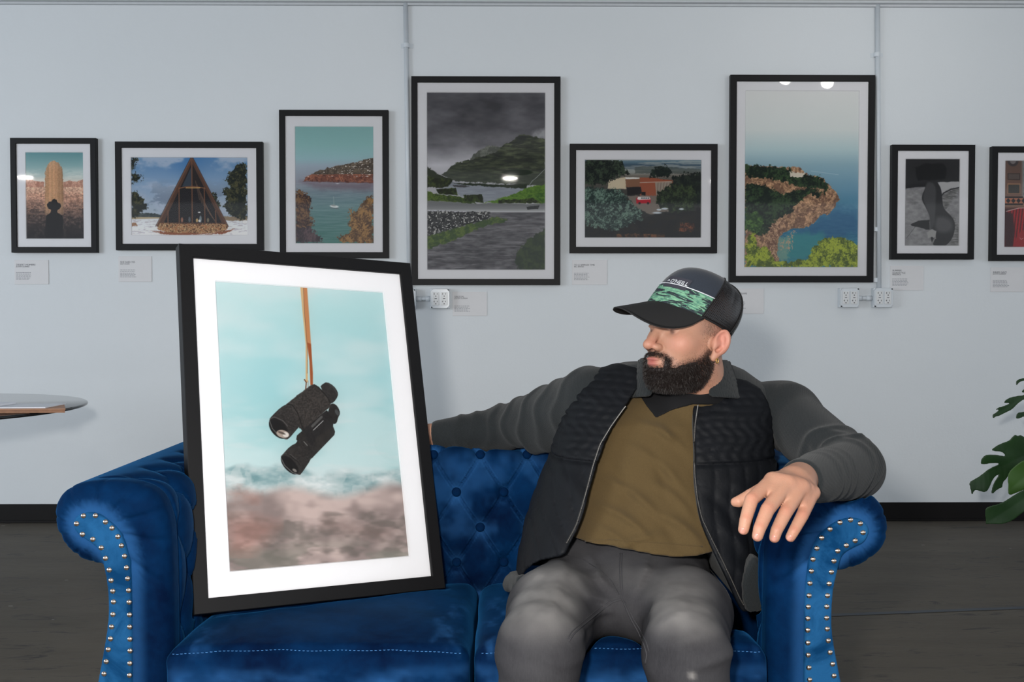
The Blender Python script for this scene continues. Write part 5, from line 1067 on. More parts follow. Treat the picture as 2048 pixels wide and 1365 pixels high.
# jeans
s = NT('washed_black_denim'); v = s.co(); tw = s.wave(s.co(rot=(.5, .2, .8)), 260, 'X', 1.0, 3); n1 = s.noise(v, 9, 4, .6); n2 = s.noise(s.co(scale=(1, 1, .18)), 320, 3, .8)
c = s.mix(s.ramp(n1, [(.36, (0, 0, 0)), (.66, (1, 1, 1))]), rgb(34, 34, 38), rgb(54, 54, 57)); c = s.mix(s.math('MULTIPLY', n2, .5), c, rgb(76, 75, 78))
at = s.n('ShaderNodeAttribute', attribute_name='wear'); c = s.mix(at.outputs['Fac'], c, rgb(118, 116, 115))
s.set(Base_Color=c, Roughness=.85, Specular_IOR_Level=.2); s.bump(s.math('ADD', s.math('MULTIPLY', tw, .25), n2), .25, .0008); M_DENIM = s.m
JF = [(1246, 1190, 1180, 1120, .007, .007), (1244, 1198, 1150, 1150, .008, .008), (1240, 1205, 1120, 1185, .009, .007), (1250, 1190, 1330, 1120, .007, .007), (1254, 1200, 1360, 1145, .008, .008), (1262, 1215, 1400, 1190, .009, .007), (1290, 1260, 1440, 1225, .010, .006), (1180, 1235, 1060, 1215, .010, .006), (1290, 1300, 1460, 1270, .009, .006), (1150, 1115, 1060, 1160, .009, .005)]
def jeans_fn(p):
    ht = J['pel'][2]+.085
    d = s_ell(p, J['pel']+[.0, .03, -.012], (.185, .155, .120)); d = smin(d, s_ell(p, J['belly']+[-.02, .02, -.10], (.160, .150, .10)), .04)
    d = smin(d, s_ell(p, (P(1250, 1200, 2.17)[0], 2.17, .485), (.085, .150, .085)), .05)
    for sd, bow in (('R', -.012), ('L', .012)):
        h, k, a = J['hip'+sd], J['kn'+sd], J['an'+sd]; m1 = h*.5+k*.5+np.array([bow*2.0, 0, .018])
        g = smin(s_cone(p, h+[bow*-1.2, 0, -.050], m1+[bow*-.6, 0, -.038], .096, .092), s_cone(p, m1+[bow*-.6, 0, -.038], k, .094, .079), .03); g = smin(g, s_cone(p, k, k*.5+a*.5+[0, .01, 0], .078, .072), .02); g = smin(g, s_cone(p, k*.5+a*.5+[0, .01, 0], a, .072, .060), .02)
        # rumples running across the thigh and at the knee
        t = (p-h)@(k-h)/((k-h)@(k-h)); ux = p[:, 0]-h[0]
        g = g - .0012*np.sin(t*30+ux*20*(1 if sd == 'R' else -1)+2*np.sin(ux*26))*sstep(-.2, .2, t)*sstep(1.3, .9, t) - .003*np.exp(-((t-.12)/.05)**2)*np.sin(ux*34+1)
        g = g - .0022*np.sin(p[:, 2]*95+ux*22)*sstep(.95, 1.08, t)*sstep(.42, .34, p[:, 2]-.14)
        d = smin(d, g, .055)
    d = d - folds(p, JF, 2.08)*sstep(.42, .48, p[:, 2]); d = smax(d, p[:, 2]-ht-.02, .01); return smax(d, .085-p[:, 2], .01)
jeans = sdf_mesh('jeans', jeans_fn, [axis(-.14, .52, .0058), axis(1.66, 2.56, .0058), axis(.06, .66, .0058)], M_DENIM, MAN, relax=1)
jc = np.empty(len(jeans.data.vertices)*3, np.float32); jeans.data.vertices.foreach_get('co', jc); jc = jc.reshape(-1, 3).astype(float); wr = np.zeros(len(jc))
for sd in 'LR':
    h, k = J['hip'+sd], J['kn'+sd]; t = (jc-h)@(k-h)/((k-h)@(k-h)); off = jc-h-t[:, None]*(k-h); wr += np.exp(-((t-.85)/.34)**2)*sstep(.03, .085, off[:, 2])*.55*(.5+fbm(jc[:, 0]*100+50, jc[:, 1]*100, 4, 4, 3, 3))
for q, r_ in ((on_surface(jeans_fn, [(1076, 1156)], 1.5)[0], .006), (on_surface(jeans_fn, [(1384, 1352)], 1.4)[0], .006)): wr += 1.5*np.exp(-(length(jc-q)/r_)**2)
at = jeans.data.attributes.new('wear', 'FLOAT', 'POINT'); at.data.foreach_set('value', np.clip(wr, 0, 1).astype(np.float32))
M_SEAM = plain('denim_seam', (52, 52, 56), .8, var=.3, scale=200); M_SEAMD = plain('dark_denim_seam', (38, 38, 42), .8)
def seam(pts, r, name='seam', mat=None, fn=jeans_fn, par=None, t0=1.4, step=.006, lift=0.0):
    q = on_surface(fn, resample(np.array(pts, float), 5), t0); q = q[(np.abs(fn(q)) < .004) & (q[:, 1] < 2.4)]; n = grad(fn, q); return MB().tube(resample(q+n*lift, step), r, 6).build(name, mat or M_SEAM, par or jeans, True)
for o_ in (0, 4): seam([(1240+o_, 1108), (1239+o_, 1130), (1240+o_, 1165), (1243+o_, 1198)], .0011)
seam([(1243, 1200), (1225, 1205), (1195, 1228), (1168, 1250), (1148, 1268), (1137, 1284)], .0016); seam([(1240, 1196), (1220, 1201), (1190, 1224), (1164, 1246), (1144, 1264), (1135, 1278)], .0011)
seam([(1246, 1202), (1254, 1222), (1262, 1240), (1275, 1262), (1288, 1290), (1294, 1310), (1290, 1330)], .0016); seam([(1250, 1204), (1259, 1222), (1267, 1240), (1280, 1260), (1293, 1286), (1298, 1304)], .0011)
seam([(1135, 1112), (1165, 1120), (1200, 1140), (1225, 1165), (1238, 1190)], .0009, mat=M_SEAMD)
seam([(1420, 1140), (1452, 1180), (1474, 1225)], .0010, mat=M_SEAMD)

# jacket
s = NT('black_quilted_nylon'); v = s.co(); n2 = s.noise(v, 60, 3, .5, .6); n3 = s.noise(v, 12, 3)
s.set(Base_Color=s.mix(n3, rgb(13, 15, 18), rgb(20, 22, 27)), Roughness=.6, Specular_IOR_Level=.16); s.bump(n2, .35, .003); M_QUILT = s.m
s = NT('charcoal_knit'); v = s.co(); w = s.wave(s.co(rot=(.2, .3, .5)), 95, 'X', 2.5, 8); n2 = s.noise(v, 420, 3, .8)
s.set(Base_Color=s.mix(n2, rgb(25, 28, 30), rgb(48, 52, 54)), Roughness=.95, Specular_IOR_Level=.12, Sheen_Weight=.10); s.bump(s.math('ADD', s.math('MULTIPLY', w, .5), n2), .5, .0016); M_KNIT = s.m
jk_l = loft([(722, 1262, 1462, 2.34, 2.50), (745, 1200, 1520, 2.335, 2.535), (780, 1160, 1566, 2.30, 2.56), (830, 1135, 1572, 2.25, 2.58), (880, 1114, 1566, 2.215, 2.585), (930, 1096, 1562, 2.185, 2.588), (985, 1072, 1548, 2.155, 2.588), (1050, 1050, 1530, 2.125, 2.588), (1110, 1036, 1520, 2.09, 2.58), (1165, 1030, 1526, 2.085, 2.57), (1225, 1035, 1532, 2.08, 2.56)])
OPEN = pxz([(1296, 772), (1266, 808), (1240, 845), (1214, 884), (1197, 930), (1186, 965), (1174, 1010), (1163, 1050), (1140, 1092), (1132, 1108), (1075, 1130), (1052, 1160), (1040, 1200), (1030, 1300), (1500, 1300), (1500, 1222), (1489, 1217), (1476, 1196), (1459, 1160), (1440, 1120), (1418, 1078), (1400, 1040), (1392, 1000), (1387, 960), (1385, 900), (1387, 850), (1394, 800), (1404, 772), (1404, 640), (1296, 640)], 2.17)
OPEN = np.array(OPEN)
OPEN[:, 0] *= np.interp(OPEN[:, 1], [.58, .70, .80], [2.12, 2.18, 2.25])/2.17
of = Field2(smooth_poly(OPEN, 1), .2, .003)
hem_z = P(0, 1195, 2.15)[2]
def jk_base(p):
    f = folds(p, [(1400, 800, 1500, 840, .012, .004), (1420, 1040, 1500, 1120, .014, .006), (1400, 980, 1470, 1060, .012, -.005), (1120, 950, 1180, 1040, .016, .006), (1090, 1040, 1120, 1130, .014, .006), (1440, 960, 1520, 1010, .014, .005), (1150, 800, 1230, 830, .012, .004), (1430, 1100, 1500, 1180, .016, .006)])
    return jk_l(p)-f
def cutopen(p, d):
    m = of(p[:, 0], p[:, 2]); front = p[:, 1]-2.40; return smax(d, -np.maximum(m, front), .006)
def cutleg(p, d): return smax(d, -(jeans_fn(p)-.001), .004)
PL = pxz([(1300, 768), (1290, 742), (1262, 735), (1215, 733), (1180, 742), (1152, 768), (1134, 806), (1120, 850), (1106, 880), (1092, 905), (1000, 930), (990, 1300), (1060, 1300), (1330, 1300), (1330, 768)], 2.24)
PR = pxz([(1380, 768), (1404, 771), (1440, 764), (1480, 760), (1520, 768), (1546, 784), (1560, 812), (1566, 850), (1562, 900), (1570, 930), (1566, 1010), (1545, 1080), (1519, 1130), (1524, 1165), (1528, 1226), (1496, 1226), (1300, 1226), (1300, 1000), (1350, 768)], 2.24)
plf, prf = Field2(PL, .15, .003), Field2(PR, .15, .003)
zq = P(0, 932, 2.2)[2]
def quilt(p):
    up = sstep(zq-.004, zq+.004, p[:, 2]+.06*np.maximum(P(1200, 0, 2.2)[0]-p[:, 0], 0)-.02*(p[:, 0] < .2))
    a = np.abs(np.sin((p[:, 2]+.005*np.sin(p[:, 0]*22)+.0012*np.sin(p[:, 0]*61))*np.pi/.0165)); b = np.abs(np.sin((p[:, 0]+.25*(p[:, 2]-.6)*(p[:, 0] < .25)+.004*np.sin(p[:, 2]*40))*np.pi/.036))
    tiny = .0012*np.sin(p[:, 0]*230+3*np.sin(p[:, 2]*90))*up
    return (.0040*(1-a**.28))*up + (.0042*(1-b**.28))*(1-up)+tiny*.8 + .006*np.exp(-((p[:, 2]-zq)/.004)**2)
def panel_fn(side):
    def fn(p):
        d = jk_base(p)+quilt(p); m = plf(p[:, 0], p[:, 2]) if side < 0 else prf(p[:, 0], p[:, 2])
        xm_ = .36; mid = (p[:, 0]-xm_) if side < 0 else (xm_-p[:, 0])
        d = smax(d, np.maximum(m, np.maximum(p[:, 1]-2.45, mid)), .010); d = np.maximum(d, -(jk_base(p)+.020))
        d = cutopen(p, d); d = cutleg(p, d); hz = P(0, 1200 if side < 0 else 1226, 2.15)[2]
        return smax(d, hz-p[:, 2], .008)
    return fn
jacket = sdf_mesh('jacket', None or (lambda p: (lambda d: smax(cutleg(p, cutopen(p, d)), hem_z-p[:, 2], .006))(smax(smin(jk_base(p)+.0075, s_cone(p, J['shL']+[-.01, 0, -.004], J['shR']+[.01, 0, 0], .060, .060), .03), p[:, 2]-.985, .01))),
                  [axis(-.02, .74, .006), axis(2.05, 2.62, .006), axis(.48, 1.01, .006)], M_KNIT, MAN, relax=1)
PFN = {-1: panel_fn(-1), 1: panel_fn(1)}
sdf_mesh('quilted_panel', PFN[-1], [axis(-.03, .36, .0042), axis(2.04, 2.47, .0046), axis(.46, .99, .0040)], M_QUILT, jacket)
sdf_mesh('quilted_panel', PFN[1], [axis(.30, .70, .0042), axis(2.04, 2.47, .0046), axis(.44, .98, .0040)], M_QUILT, jacket)
# sleeves
def sleeve(sh, el, wr_, r, wrink, extra=None):
    sh, el, wr_ = map(np.asarray, (sh, el, wr_)); L1 = np.linalg.norm(el-sh); L2 = np.linalg.norm(wr_-el)
    def fn(p):
        d = smin(s_cone(p, sh, el, r[0], r[1]), s_cone(p, el, wr_, r[1], r[2]), .022)
        if extra: d = extra(p, d)
        t1 = (p-sh)@(el-sh)/L1; t2 = (p-el)@(wr_-el)/L2
        for (seg, pos, w, h, tw) in wrink:
            t = t1 if seg == 1 else t2; d = d-h*np.exp(-((t-pos+tw*(p[:, 2]-el[2])+.006*np.sin(p[:, 2]*60+p[:, 0]*30))/w)**2)*(seg == 1 or True)*(sstep(-.03, .0, t))
        end = t2-L2; return smax(d, end, .006)
    return fn
slL = sleeve(J['shL'], J['elL'], J['wrL']+(J['wrL']-J['elL'])*.05, (.076, .061, .041), [(1, .05, .012, .004, .5), (1, .12, .014, .005, .6), (1, .20, .012, .005, -.4), (1, .26, .010, .006, -.5), (2, .03, .012, .005, .5), (2, .07, .012, .005, .5), (2, .16, .010, .003, 0), (2, .20, .010, .0035, 0), (2, .24, .010, .0035, 0)],
             lambda p, d: smin(d, s_cone(p, J['shL']+[.0, 0, .02], J['shL']+[-.10, .0, .035], .055, .05), .04))
slR = sleeve(J['shR'], J['elR'], J['wrR'], (.078, .058, .040), [(1, .03, .012, .004, .6), (1, .10, .012, .005, .6), (1, .16, .012, .005, .5), (1, .22, .010, .006, .5), (1, .28, .010, .006, .3), (2, .03, .010, .006, .3), (2, .08, .010, .004, .3), (2, .12, .010, .004, 0)],
             lambda p, d: smin(smin(d, s_cone(p, J['shR']+[.03, 0, -.03], P(1080, 868, 2.6), .060, .052), .02), s_cone(p, J['shR']+[.0, 0, .012], J['shR']+[.09, .0, .018], .052, .045), .04))
sdf_mesh('sleeve', slL, [axis(.40, .82, .0045), axis(1.74, 2.52, .0055), axis(.66, 1.01, .0045)], M_KNIT, jacket, relax=1)
sdf_mesh('sleeve', slR, [axis(-.30, .34, .0055), axis(2.32, 2.80, .0055), axis(.68, 1.0, .0045)], M_KNIT, jacket, relax=1)
# ribbed collar standing around the neck
nb = fromhead([-.052, 0, -.135]); CN = J['neck']+[0, .02, -.02]; cxu = np.array([.02, .14, 1.0]); cxu /= np.linalg.norm(cxu)
def collar_fn(p):
    c0 = P(1367, 757, 2.37); q = p-c0; h = q@cxu; r = q-h[:, None]*cxu; rx, ry = r[:, 0], r[:, 1]; a = np.arctan2(ry, rx)
    rad = np.hypot(rx/1.10, ry/.98); R0 = .104-.30*(h); d = np.maximum(np.abs(rad-R0)-.0075, np.maximum(h-.040-.012*sstep(0, .05, ry), -h-.050))
    gap = np.abs(a+math.pi*.5+.24)-.58; d = smax(d+.0012*np.sin(a*95), -gap*.09, .01)
    return d
sdf_mesh('collar', collar_fn, [axis(.20, .58, .0035), axis(2.18, 2.56, .0035), axis(.83, 1.05, .0035)], M_KNIT, jacket)
# knit hem pieces peeping out at both sides
def rib_l(p):
    d = s_cone(p, P(1030, 1160, 2.30), P(1036, 1182, 2.20), .020, .016); return cutleg(p, smin(d, s_cone(p, P(1046, 1166, 2.2), P(1020, 1170, 2.3), .018, .018), .01))+.0008*np.sin(p[:, 0]*500)
sdf_mesh('ribbed_hem', rib_l, [axis(-.06, .12, .004), axis(2.10, 2.40, .004), axis(.44, .58, .004)], M_KNIT, jacket)
RB = pxz([(1486, 1150), (1500, 1122), (1514, 1120), (1536, 1150), (1540, 1166), (1544, 1215), (1530, 1230), (1500, 1236), (1484, 1224), (1480, 1170)], 2.10)+np.array([.009, 0]); rbf = Field2(smooth_poly(RB, 1), .06, .003)
def rib_r(p):
    m = rbf(p[:, 0], p[:, 2])+.010; y = np.abs(p[:, 1]-2.13-.3*(p[:, 0]-.5))-.014; d = np.minimum(np.maximum(m, y), 0)+np.sqrt(np.maximum(m, 0)**2+np.maximum(y, 0)**2)-.010
    return d+.0012*np.sin((p[:, 0]*.8+p[:, 2]*.5)*520)*.6
sdf_mesh('ribbed_hem', rib_r, [axis(.42, .58, .0035), axis(2.06, 2.22, .004), axis(.46, .62, .0035)], M_KNIT, jacket)
# zip: tape and teeth along both front edges
M_ZIP = plain('zip_teeth', (176, 172, 166), .25, 1.0); M_TAPE = plain('zip_tape', (14, 14, 16), .7)
def zipper(pts, side):
    q = on_surface(PFN[side], resample(np.array(pts, float), 4), 1.7); q = q[(q[:, 1] < 2.42)]
    for _ in range(3): q[1:-1] = (q[:-2]+q[2:]+2*q[1:-1])/4
    tape = MB().tube(resample(q, .006), .0024, 6).build('zip_tape', M_TAPE, jacket, True)
    r = resample(q, .0026); m = MB()
    for i in range(1, len(r)-1):
        c = r[i]+np.array([.0006*(-side), -.0024, .0006]); m.box(c-[.0010, .0008, .00075], c+[.0010, .0008, .00075])
    m.build('zip_teeth', M_ZIP, tape, kind='stuff')
zipper([(1272, 788), (1248, 816), (1222, 852), (1199, 890), (1185, 933), (1176, 968), (1164, 1012), (1152, 1051), (1132, 1088)], -1)
zipper([(1396, 810), (1390, 850), (1388, 900), (1390, 955), (1395, 1000), (1404, 1038), (1422, 1076), (1443, 1118), (1462, 1158), (1480, 1198), (1488, 1212)], 1)
# sneakers under the frame of view
M_SHOE = plain('white_canvas_sneaker', (206, 206, 202), .7)
for an in ('anL', 'anR'):
    A0 = J[an]; fn = lambda p, A0=A0: smax(smin(s_ell(p, (A0[0], A0[1]-.01, .055), (.045, .075, .06)), s_ell(p, (A0[0], A0[1]-.12, .035), (.048, .10, .036)), .03), .004-p[:, 2], .006)
    sdf_mesh('sneaker', fn, [axis(A0[0]-.07, A0[0]+.07, .008), axis(A0[1]-.26, A0[1]+.10, .008), axis(-.01, .14, .008)], M_SHOE, MAN)
# ================================================================== the blue velvet sofa
s = NT('blue_velvet'); v = s.co(); n1 = s.noise(v, 5, 4, 0.55, 0.4); n2 = s.noise(v, 38, 4, 0.6, 0.5); n3 = s.noise(v, 900, 2)
fac = s.ramp(s.math('ADD', s.math('MULTIPLY', n1, 0.8), s.math('MULTIPLY', n2, 0.2)), [(0.38, (0, 0, 0)), (0.72, (1, 1, 1))])
nap = s.n('ShaderNodeAttribute', attribute_name='nap')  # brushed velvet pile, its highlights painted in as lighter colour
base = s.mix(fac, (0.0004, 0.0062, 0.029, 1), (0.0012, 0.027, 0.094, 1))
s.set(Base_Color=s.mix(nap.outputs['Fac'], base, (0.022, 0.100, 0.275, 1)), Roughness=0.8, Specular_IOR_Level=0.04,
      Sheen_Weight=0.13, Sheen_Roughness=0.28, Sheen_Tint=(0.04, 0.32, 0.82, 1))
s.bump(s.math('ADD', n3, s.math('MULTIPLY', n2, 0.6)), 0.22, 0.0015); M_VEL = s.m
s = NT('brushed_blue_velvet'); v = s.co(); n1 = s.noise(v, 11, 5, 0.6, 1.2); n3 = s.noise(v, 900, 2)
s.set(Base_Color=s.mix(s.ramp(n1, [(0.36, (0, 0, 0)), (0.62, (1, 1, 1))]), (0.002, 0.036, 0.110, 1), (0.014, 0.095, 0.24, 1)), Roughness=0.78, Specular_IOR_Level=0.05,
      Sheen_Weight=0.25, Sheen_Roughness=0.35, Sheen_Tint=(0.03, 0.34, 0.80, 1))
s.bump(n3, 0.2, 0.0012); M_VEL2 = s.m
M_NAIL = plain('polished_nailhead', (225, 205, 190), 0.16, 1.0, var=0.02)
M_THREAD = plain('pale_blue_thread', (70, 130, 190), 0.6)
M_WOOD = plain('dark_turned_wood', (38, 26, 20), 0.4)
YF, YB = 2.0, 2.83          # front plane of the arms, back of the sofa
SOFA = empty('sofa', (-0.06, 2.4, 0), 'blue velvet tufted two seat sofa with rolled arms and nailhead trim', 'sofa')

def press(p, d):
    """the upholstery yields where the person and the propped frame rest on it"""
    near = (d > -.17) & (d < .06)
    if not near.any(): return d
    q = p[near]; c = s_box((q-H_O)@HR, (-.001, -.003, -.001), (H_W+.001, .037, H_H+.001), .002)
    m = (q[:, 0] > -.12) & (q[:, 0] < .62) & (q[:, 2] < .60)
    if m.any(): e = np.full(len(q), 1.); e[m] = jeans_fn(q[m]); c = np.minimum(c, e)
    m = q[:, 0] > .40
    if m.any(): e = np.full(len(q), 1.); e[m] = slL(q[m]); c = np.minimum(c, e)
    m = (q[:, 0] > -.45) & (q[:, 0] < .42) & (q[:, 2] > .62)
    if m.any(): e = np.full(len(q), 1.); e[m] = np.minimum(slR(q[m]), hand_r(q[m])); e[m] = np.minimum(e[m], s_cone(q[m], J['wrR'], J['hdR'], .030, .027)); c = np.minimum(c, e)
    m = (q[:, 0] > -.05) & (q[:, 0] < .75)
    if m.any(): e = np.full(len(q), 1.); e[m] = np.minimum(jk_base(q[m]), np.minimum(rib_l(q[m]), rib_r(q[m]))); c = np.minimum(c, e)
    d = d.copy(); d[near] = smax(d[near], .0055-c, .004); return d
armL = pxz([(198,1138),(165,1135),(130,1116),(103,1080),(92,1040),(98,1008),(115,986),(140,973),(185,967),(235,968),(280,978),(308,998),(322,1030),(329,1060),(333,1120),(335,1200),(337,1365),(337,1640),(190,1640),(188,1440),(197,1365),(207,1310),(214,1250),(213,1200),(206,1165)], YF)
armR = pxz([(1674,1152),(1706,1150),(1748,1133),(1777,1107),(1790,1079),(1788,1038),(1771,1006),(1741,986),(1702,980),(1650,983),(1606,992),(1575,1012),(1556,1045),(1548,1080),(1545,1120),(1543,1200),(1541,1365),(1541,1640),(1694,1640),(1694,1440),(1686,1365),(1675,1306),(1667,1253),(1667,1205),(1670,1170)], YF)
TA, TB = 0.125, 0.094       # tufting pitch
def tuft(u, v, depth):
    a = np.abs(np.sin(np.pi*(u/TA+v/(2*TB)))); b = np.abs(np.sin(np.pi*(u/TA-v/(2*TB))))
    pit = np.exp(-((a*a+b*b)/0.09)); rdg = np.exp(-((a-.16)/.05)**2)+np.exp(-((b-.16)/.05)**2)
    return depth*(1-(a*b)**(0.22+.55*np.exp(-(a*a+b*b)/.30)))*1.35 + 0.006*pit - .0026*rdg*(1-np.exp(-(a*a+b*b)/.12))
def arm_fn(poly, side):
    """side -1: left arm (tufted face looks right), +1: right arm"""
    fld = Field2(smooth_poly(poly, 2), 0.1, 0.003)
    ix = poly[16, 0]; top = poly[:, 1].max(); cx = (poly[:, 0].min()+poly[:, 0].max())/2
    cl = (poly[3]+poly[10])/2; lob = np.array([P(182 if side < 0 else 1700, 1060, YF)[0], P(182, 1060, YF)[2]])
    def fn(p):
        d2 = fld(p[:, 0], p[:, 2]); y0 = YF+0.006; y1 = YB-0.02
        R = 0.042; dy = np.maximum(y0-p[:, 1], p[:, 1]-y1)
        a, b = d2+R, dy+R
        d = np.minimum(np.maximum(a, b), 0)+np.sqrt(np.maximum(a, 0)**2+np.maximum(b, 0)**2)-R
        # tufting on the inner face and over the roll, starting behind the stuffed front edge
        w = sstep(YF+0.075, YF+0.13, p[:, 1])*sstep(-0.02, 0.04, side*(cx-p[:, 0]))*sstep(-0.03, 0.0, d2+0.03)
        arc = fld(p[:, 0], p[:, 2], 'a')
        d = d + w*tuft(p[:, 1]-YF-0.1, arc-0.12, 0.014)
        # a welt groove behind the front cushion and radiating puckers on the scroll
        d = d + 0.010*np.exp(-((p[:, 1]-(YF+0.085))/0.006)**2)*sstep(-0.06, 0.0, side*(cx-p[:, 0]))
        ang = np.arctan2(p[:, 2]-lob[1], (p[:, 0]-lob[0])); rr = np.hypot(p[:, 0]-lob[0], p[:, 2]-lob[1])
        f = np.exp(-((p[:, 1]-YF)/0.05)**2)*sstep(0.04, 0.065, rr)
        for k, (a0, w0) in enumerate(((0.25, .05), (0.75, .05), (1.45, .045), (2.2, .05), (2.9, .05), (3.35, .04), (-2.2, .05), (-1.7, .04), (-0.7, .05), (-0.2, .05))):
            da = (ang-(a0 if side < 0 else math.pi-a0)+math.pi) % (2*math.pi)-math.pi
            d = d + 0.0050*f*np.exp(-(da/w0)**2)
        d = d + 0.0012*f*np.sin(ang*23+2*np.sin(ang*5))*np.exp(-((rr-0.06)/0.03)**2)
        return press(p, d)
    return fn
ARM_FN = {}
for poly, side, nm in ((armL, -1, 'left'), (armR, 1, 'right')):
    fn = arm_fn(poly, side); ARM_FN[side] = fn
    lo, hi = poly.min(0), poly.max(0)
    arm = sdf_mesh('arm', fn, [axis(lo[0]-.02, hi[0]+.02, .0042), axis(YF-.02, YB+.01, .0055, [(YF-.02, YF+.1, .004)]), axis(lo[1]-.02, hi[1]+.02, .0045)], M_VEL, SOFA)
    # front panel
    if side < 0: pn = Z([(232,520),(238,485),(262,458),(320,445),(380,458),(430,498),(480,543),(512,608),(532,680),(543,740),(548,900),(552,1365),(552,2050),(330,2050),(350,1460),(368,1365),(382,1290),(400,1190),(415,1100),(425,1010),(425,910),(415,810),(395,720),(378,655),(345,622),(300,592),(255,562)], 60, 860, 2.7025)
    else: pn = Z([(905,445),(945,480),(952,525),(925,580),(870,605),(820,632),(792,662),(768,760),(752,830),(744,900),(740,1010),(742,1080),(752,1150),(764,1220),(780,1300),(792,1365),(812,1440),(830,2050),(585,2050),(585,1365),(588,1100),(590,900),(600,780),(612,700),(632,620),(660,555),(700,510),(760,465),(840,438)], 1400, 880, 2.814)
    pp = pxz(pn, YF); pp[:, 1] = np.maximum(pp[:, 1], 0.12); pf = Field2(smooth_poly(pp, 2), 0.04, 0.002)
    def pfn(p, pf=pf):
        d2 = pf(p[:, 0], p[:, 2])+0.002*0; R = 0.006; a, b = d2+R, np.maximum(YF-0.004-p[:, 1], p[:, 1]-YF-0.03)+R
        return np.minimum(np.maximum(a, b), 0)+np.sqrt(np.maximum(a, 0)**2+np.maximum(b, 0)**2)-R
    sdf_mesh('front_panel', pfn, [axis(pp[:, 0].min()-.01, pp[:, 0].max()+.01, .003), axis(YF-.012, YF+.04, .003), axis(pp[:, 1].min()-.01, pp[:, 1].max()+.01, .003)], M_VEL2, arm)
    co = np.empty(len(arm.data.vertices)*3, np.float32); arm.data.vertices.foreach_get('co', co); co = co.reshape(-1, 3)
    dp = pf(co[:, 0], co[:, 2]); ang = np.arctan2(co[:, 2]-P(0, 1060, YF)[2], co[:, 0]-P(182 if side < 0 else 1700, 0, YF)[0])
    st = .5+.5*fbm(ang*30, dp*60+3, 1.0, 1.0, 7, 3); top = sstep(P(0, 1240, YF)[2], P(0, 1120, YF)[2], co[:, 2])
    nap = sstep(.034, .004, dp+.03*(st-.7)*top)*sstep(YF+.05, YF+.02, co[:, 1])*(.55+.45*st)*(.7+.3*top)  # bright-lit rim around the front panel, painted into the velvet colour
    nap *= np.where(top > .02, 1, sstep(-.01, .01, side*((pp[:, 0].min()+pp[:, 0].max())/2-co[:, 0])))
    at = arm.data.attributes.new('nap', 'FLOAT', 'POINT'); at.data.foreach_set('value', (nap*.8).astype(np.float32))
    # nailheads
    if side < 0: nl = Z([(288,467),(353,466),(407,500),(442,533),(474,579),(493,628),(510,685),(521,747),(527,806),(532,870),(535,934),(537,1002),(538,1068),(539,1134),(540,1197),(539,1265),(537,1330),(537,1396),
                         (251,509),(283,566),(339,593),(385,639),(408,696),(428,759),(438,816),(447,874),(451,932),(448,1000),(441,1067),(435,1132),(423,1190),(412,1255),(400,1322),(388,1388)], 60, 860, 2.7025)
    else: nl = Z([(848,453),(789,467),(733,505),(686,554),(659,613),(637,675),(628,741),(620,810),(615,879),(611,942),(608,1008),(607,1074),(608,1145),(610,1214),(614,1285),(618,1353),
                  (903,473),(918,524),(874,569),(824,596),(776,627),(754,684),(740,746),(727,812),(718,879),(714,941),(713,1005),(716,1067),(722,1133),(732,1199),(746,1265),(754,1331)], 1400, 880, 2.814)
    dome = [(0.0058*math.cos(t), -0.0058*0.75*math.sin(t)) for t in np.linspace(0, math.pi/2*0.96, 7)]
    first = None
    for q in nl:
        c = P(q[0], q[1], YF-0.005)
        if first is None:
            first = MB().lathe(dome, (0, 0, 0), 16, 'y').build('nailhead', M_NAIL, None, True); o = first
        else: o = first.copy(); SC.collection.objects.link(o)
        o.location = (c[0], YF-0.0035, c[2]); o.parent = arm

# ---- tufted back with a rolled top
prof = smooth_poly([(2.615, .30), (2.605, .45), (2.60, .58), (2.598, .66), (2.612, .715), (2.65, .747), (2.71, .755), (2.79, .735), (2.83, .68), (2.825, .60), (2.80, .55), (2.79, .30), (2.79, .10), (2.64, .10)], 2)
bfield = Field2(prof, 0.08, 0.003); XL, XR = armL[16, 0]-0.02, armR[16, 0]+0.02
_bt = [np.array(P(a, b, 2.6)) for a, b in ((960, 1058), (1006, 985))]
def back_fn(p):
    d2 = bfield(p[:, 1], p[:, 2]); R = 0.02; a, b = d2+R, np.maximum(XL-.14-p[:, 0], p[:, 0]-XR-.14)+R
    d = np.minimum(np.maximum(a, b), 0)+np.sqrt(np.maximum(a, 0)**2+np.maximum(b, 0)**2)-R
    w = sstep(2.80, 2.70, p[:, 1])*sstep(.33, .37, p[:, 2])
    vv = p[:, 2]-_bt[0][2] + np.maximum(p[:, 1]-2.64, 0)*0.8*sstep(.70, .74, p[:, 2])
    return press(p, d + w*tuft(p[:, 0]-_bt[0][0], vv, 0.017))
back = sdf_mesh('backrest', back_fn, [axis(XL-.15, XR+.15, .0055, [(-.26, .2, .0042)]), axis(2.56, 2.85, .0055, [(2.58, 2.72, .0042)]), axis(.09, .78, .006, [(.38, .78, .0042)])], M_VEL, SOFA)
cb = np.empty(len(back.data.vertices)*3, np.float32); back.data.vertices.foreach_get('co', cb); cb = cb.reshape(-1, 3)
ub, vb = cb[:, 0]-_bt[0][0], cb[:, 2]-_bt[0][2]; sa = np.abs(np.sin(np.pi*(ub/TA+vb/(2*TB)))); sb = np.abs(np.sin(np.pi*(ub/TA-vb/(2*TB)))); nn_ = fbm(cb[:, 0]*100+50, cb[:, 2]*100+50, 3.2, 3.2, 12, 4)
nv = .62*np.exp(-((sa*sa+sb*sb)/.28))*sstep(.40, .58, nn_) + .20*(np.exp(-((sa-.18)/.045)**2)+np.exp(-((sb-.18)/.045)**2))*sstep(.35, .6, nn_) + .30*sstep(.50, .78, fbm(cb[:, 0]*100+50, cb[:, 2]*100+90, 9, 9, 15, 4))  # highlights along creases and around buttons, put into the colour
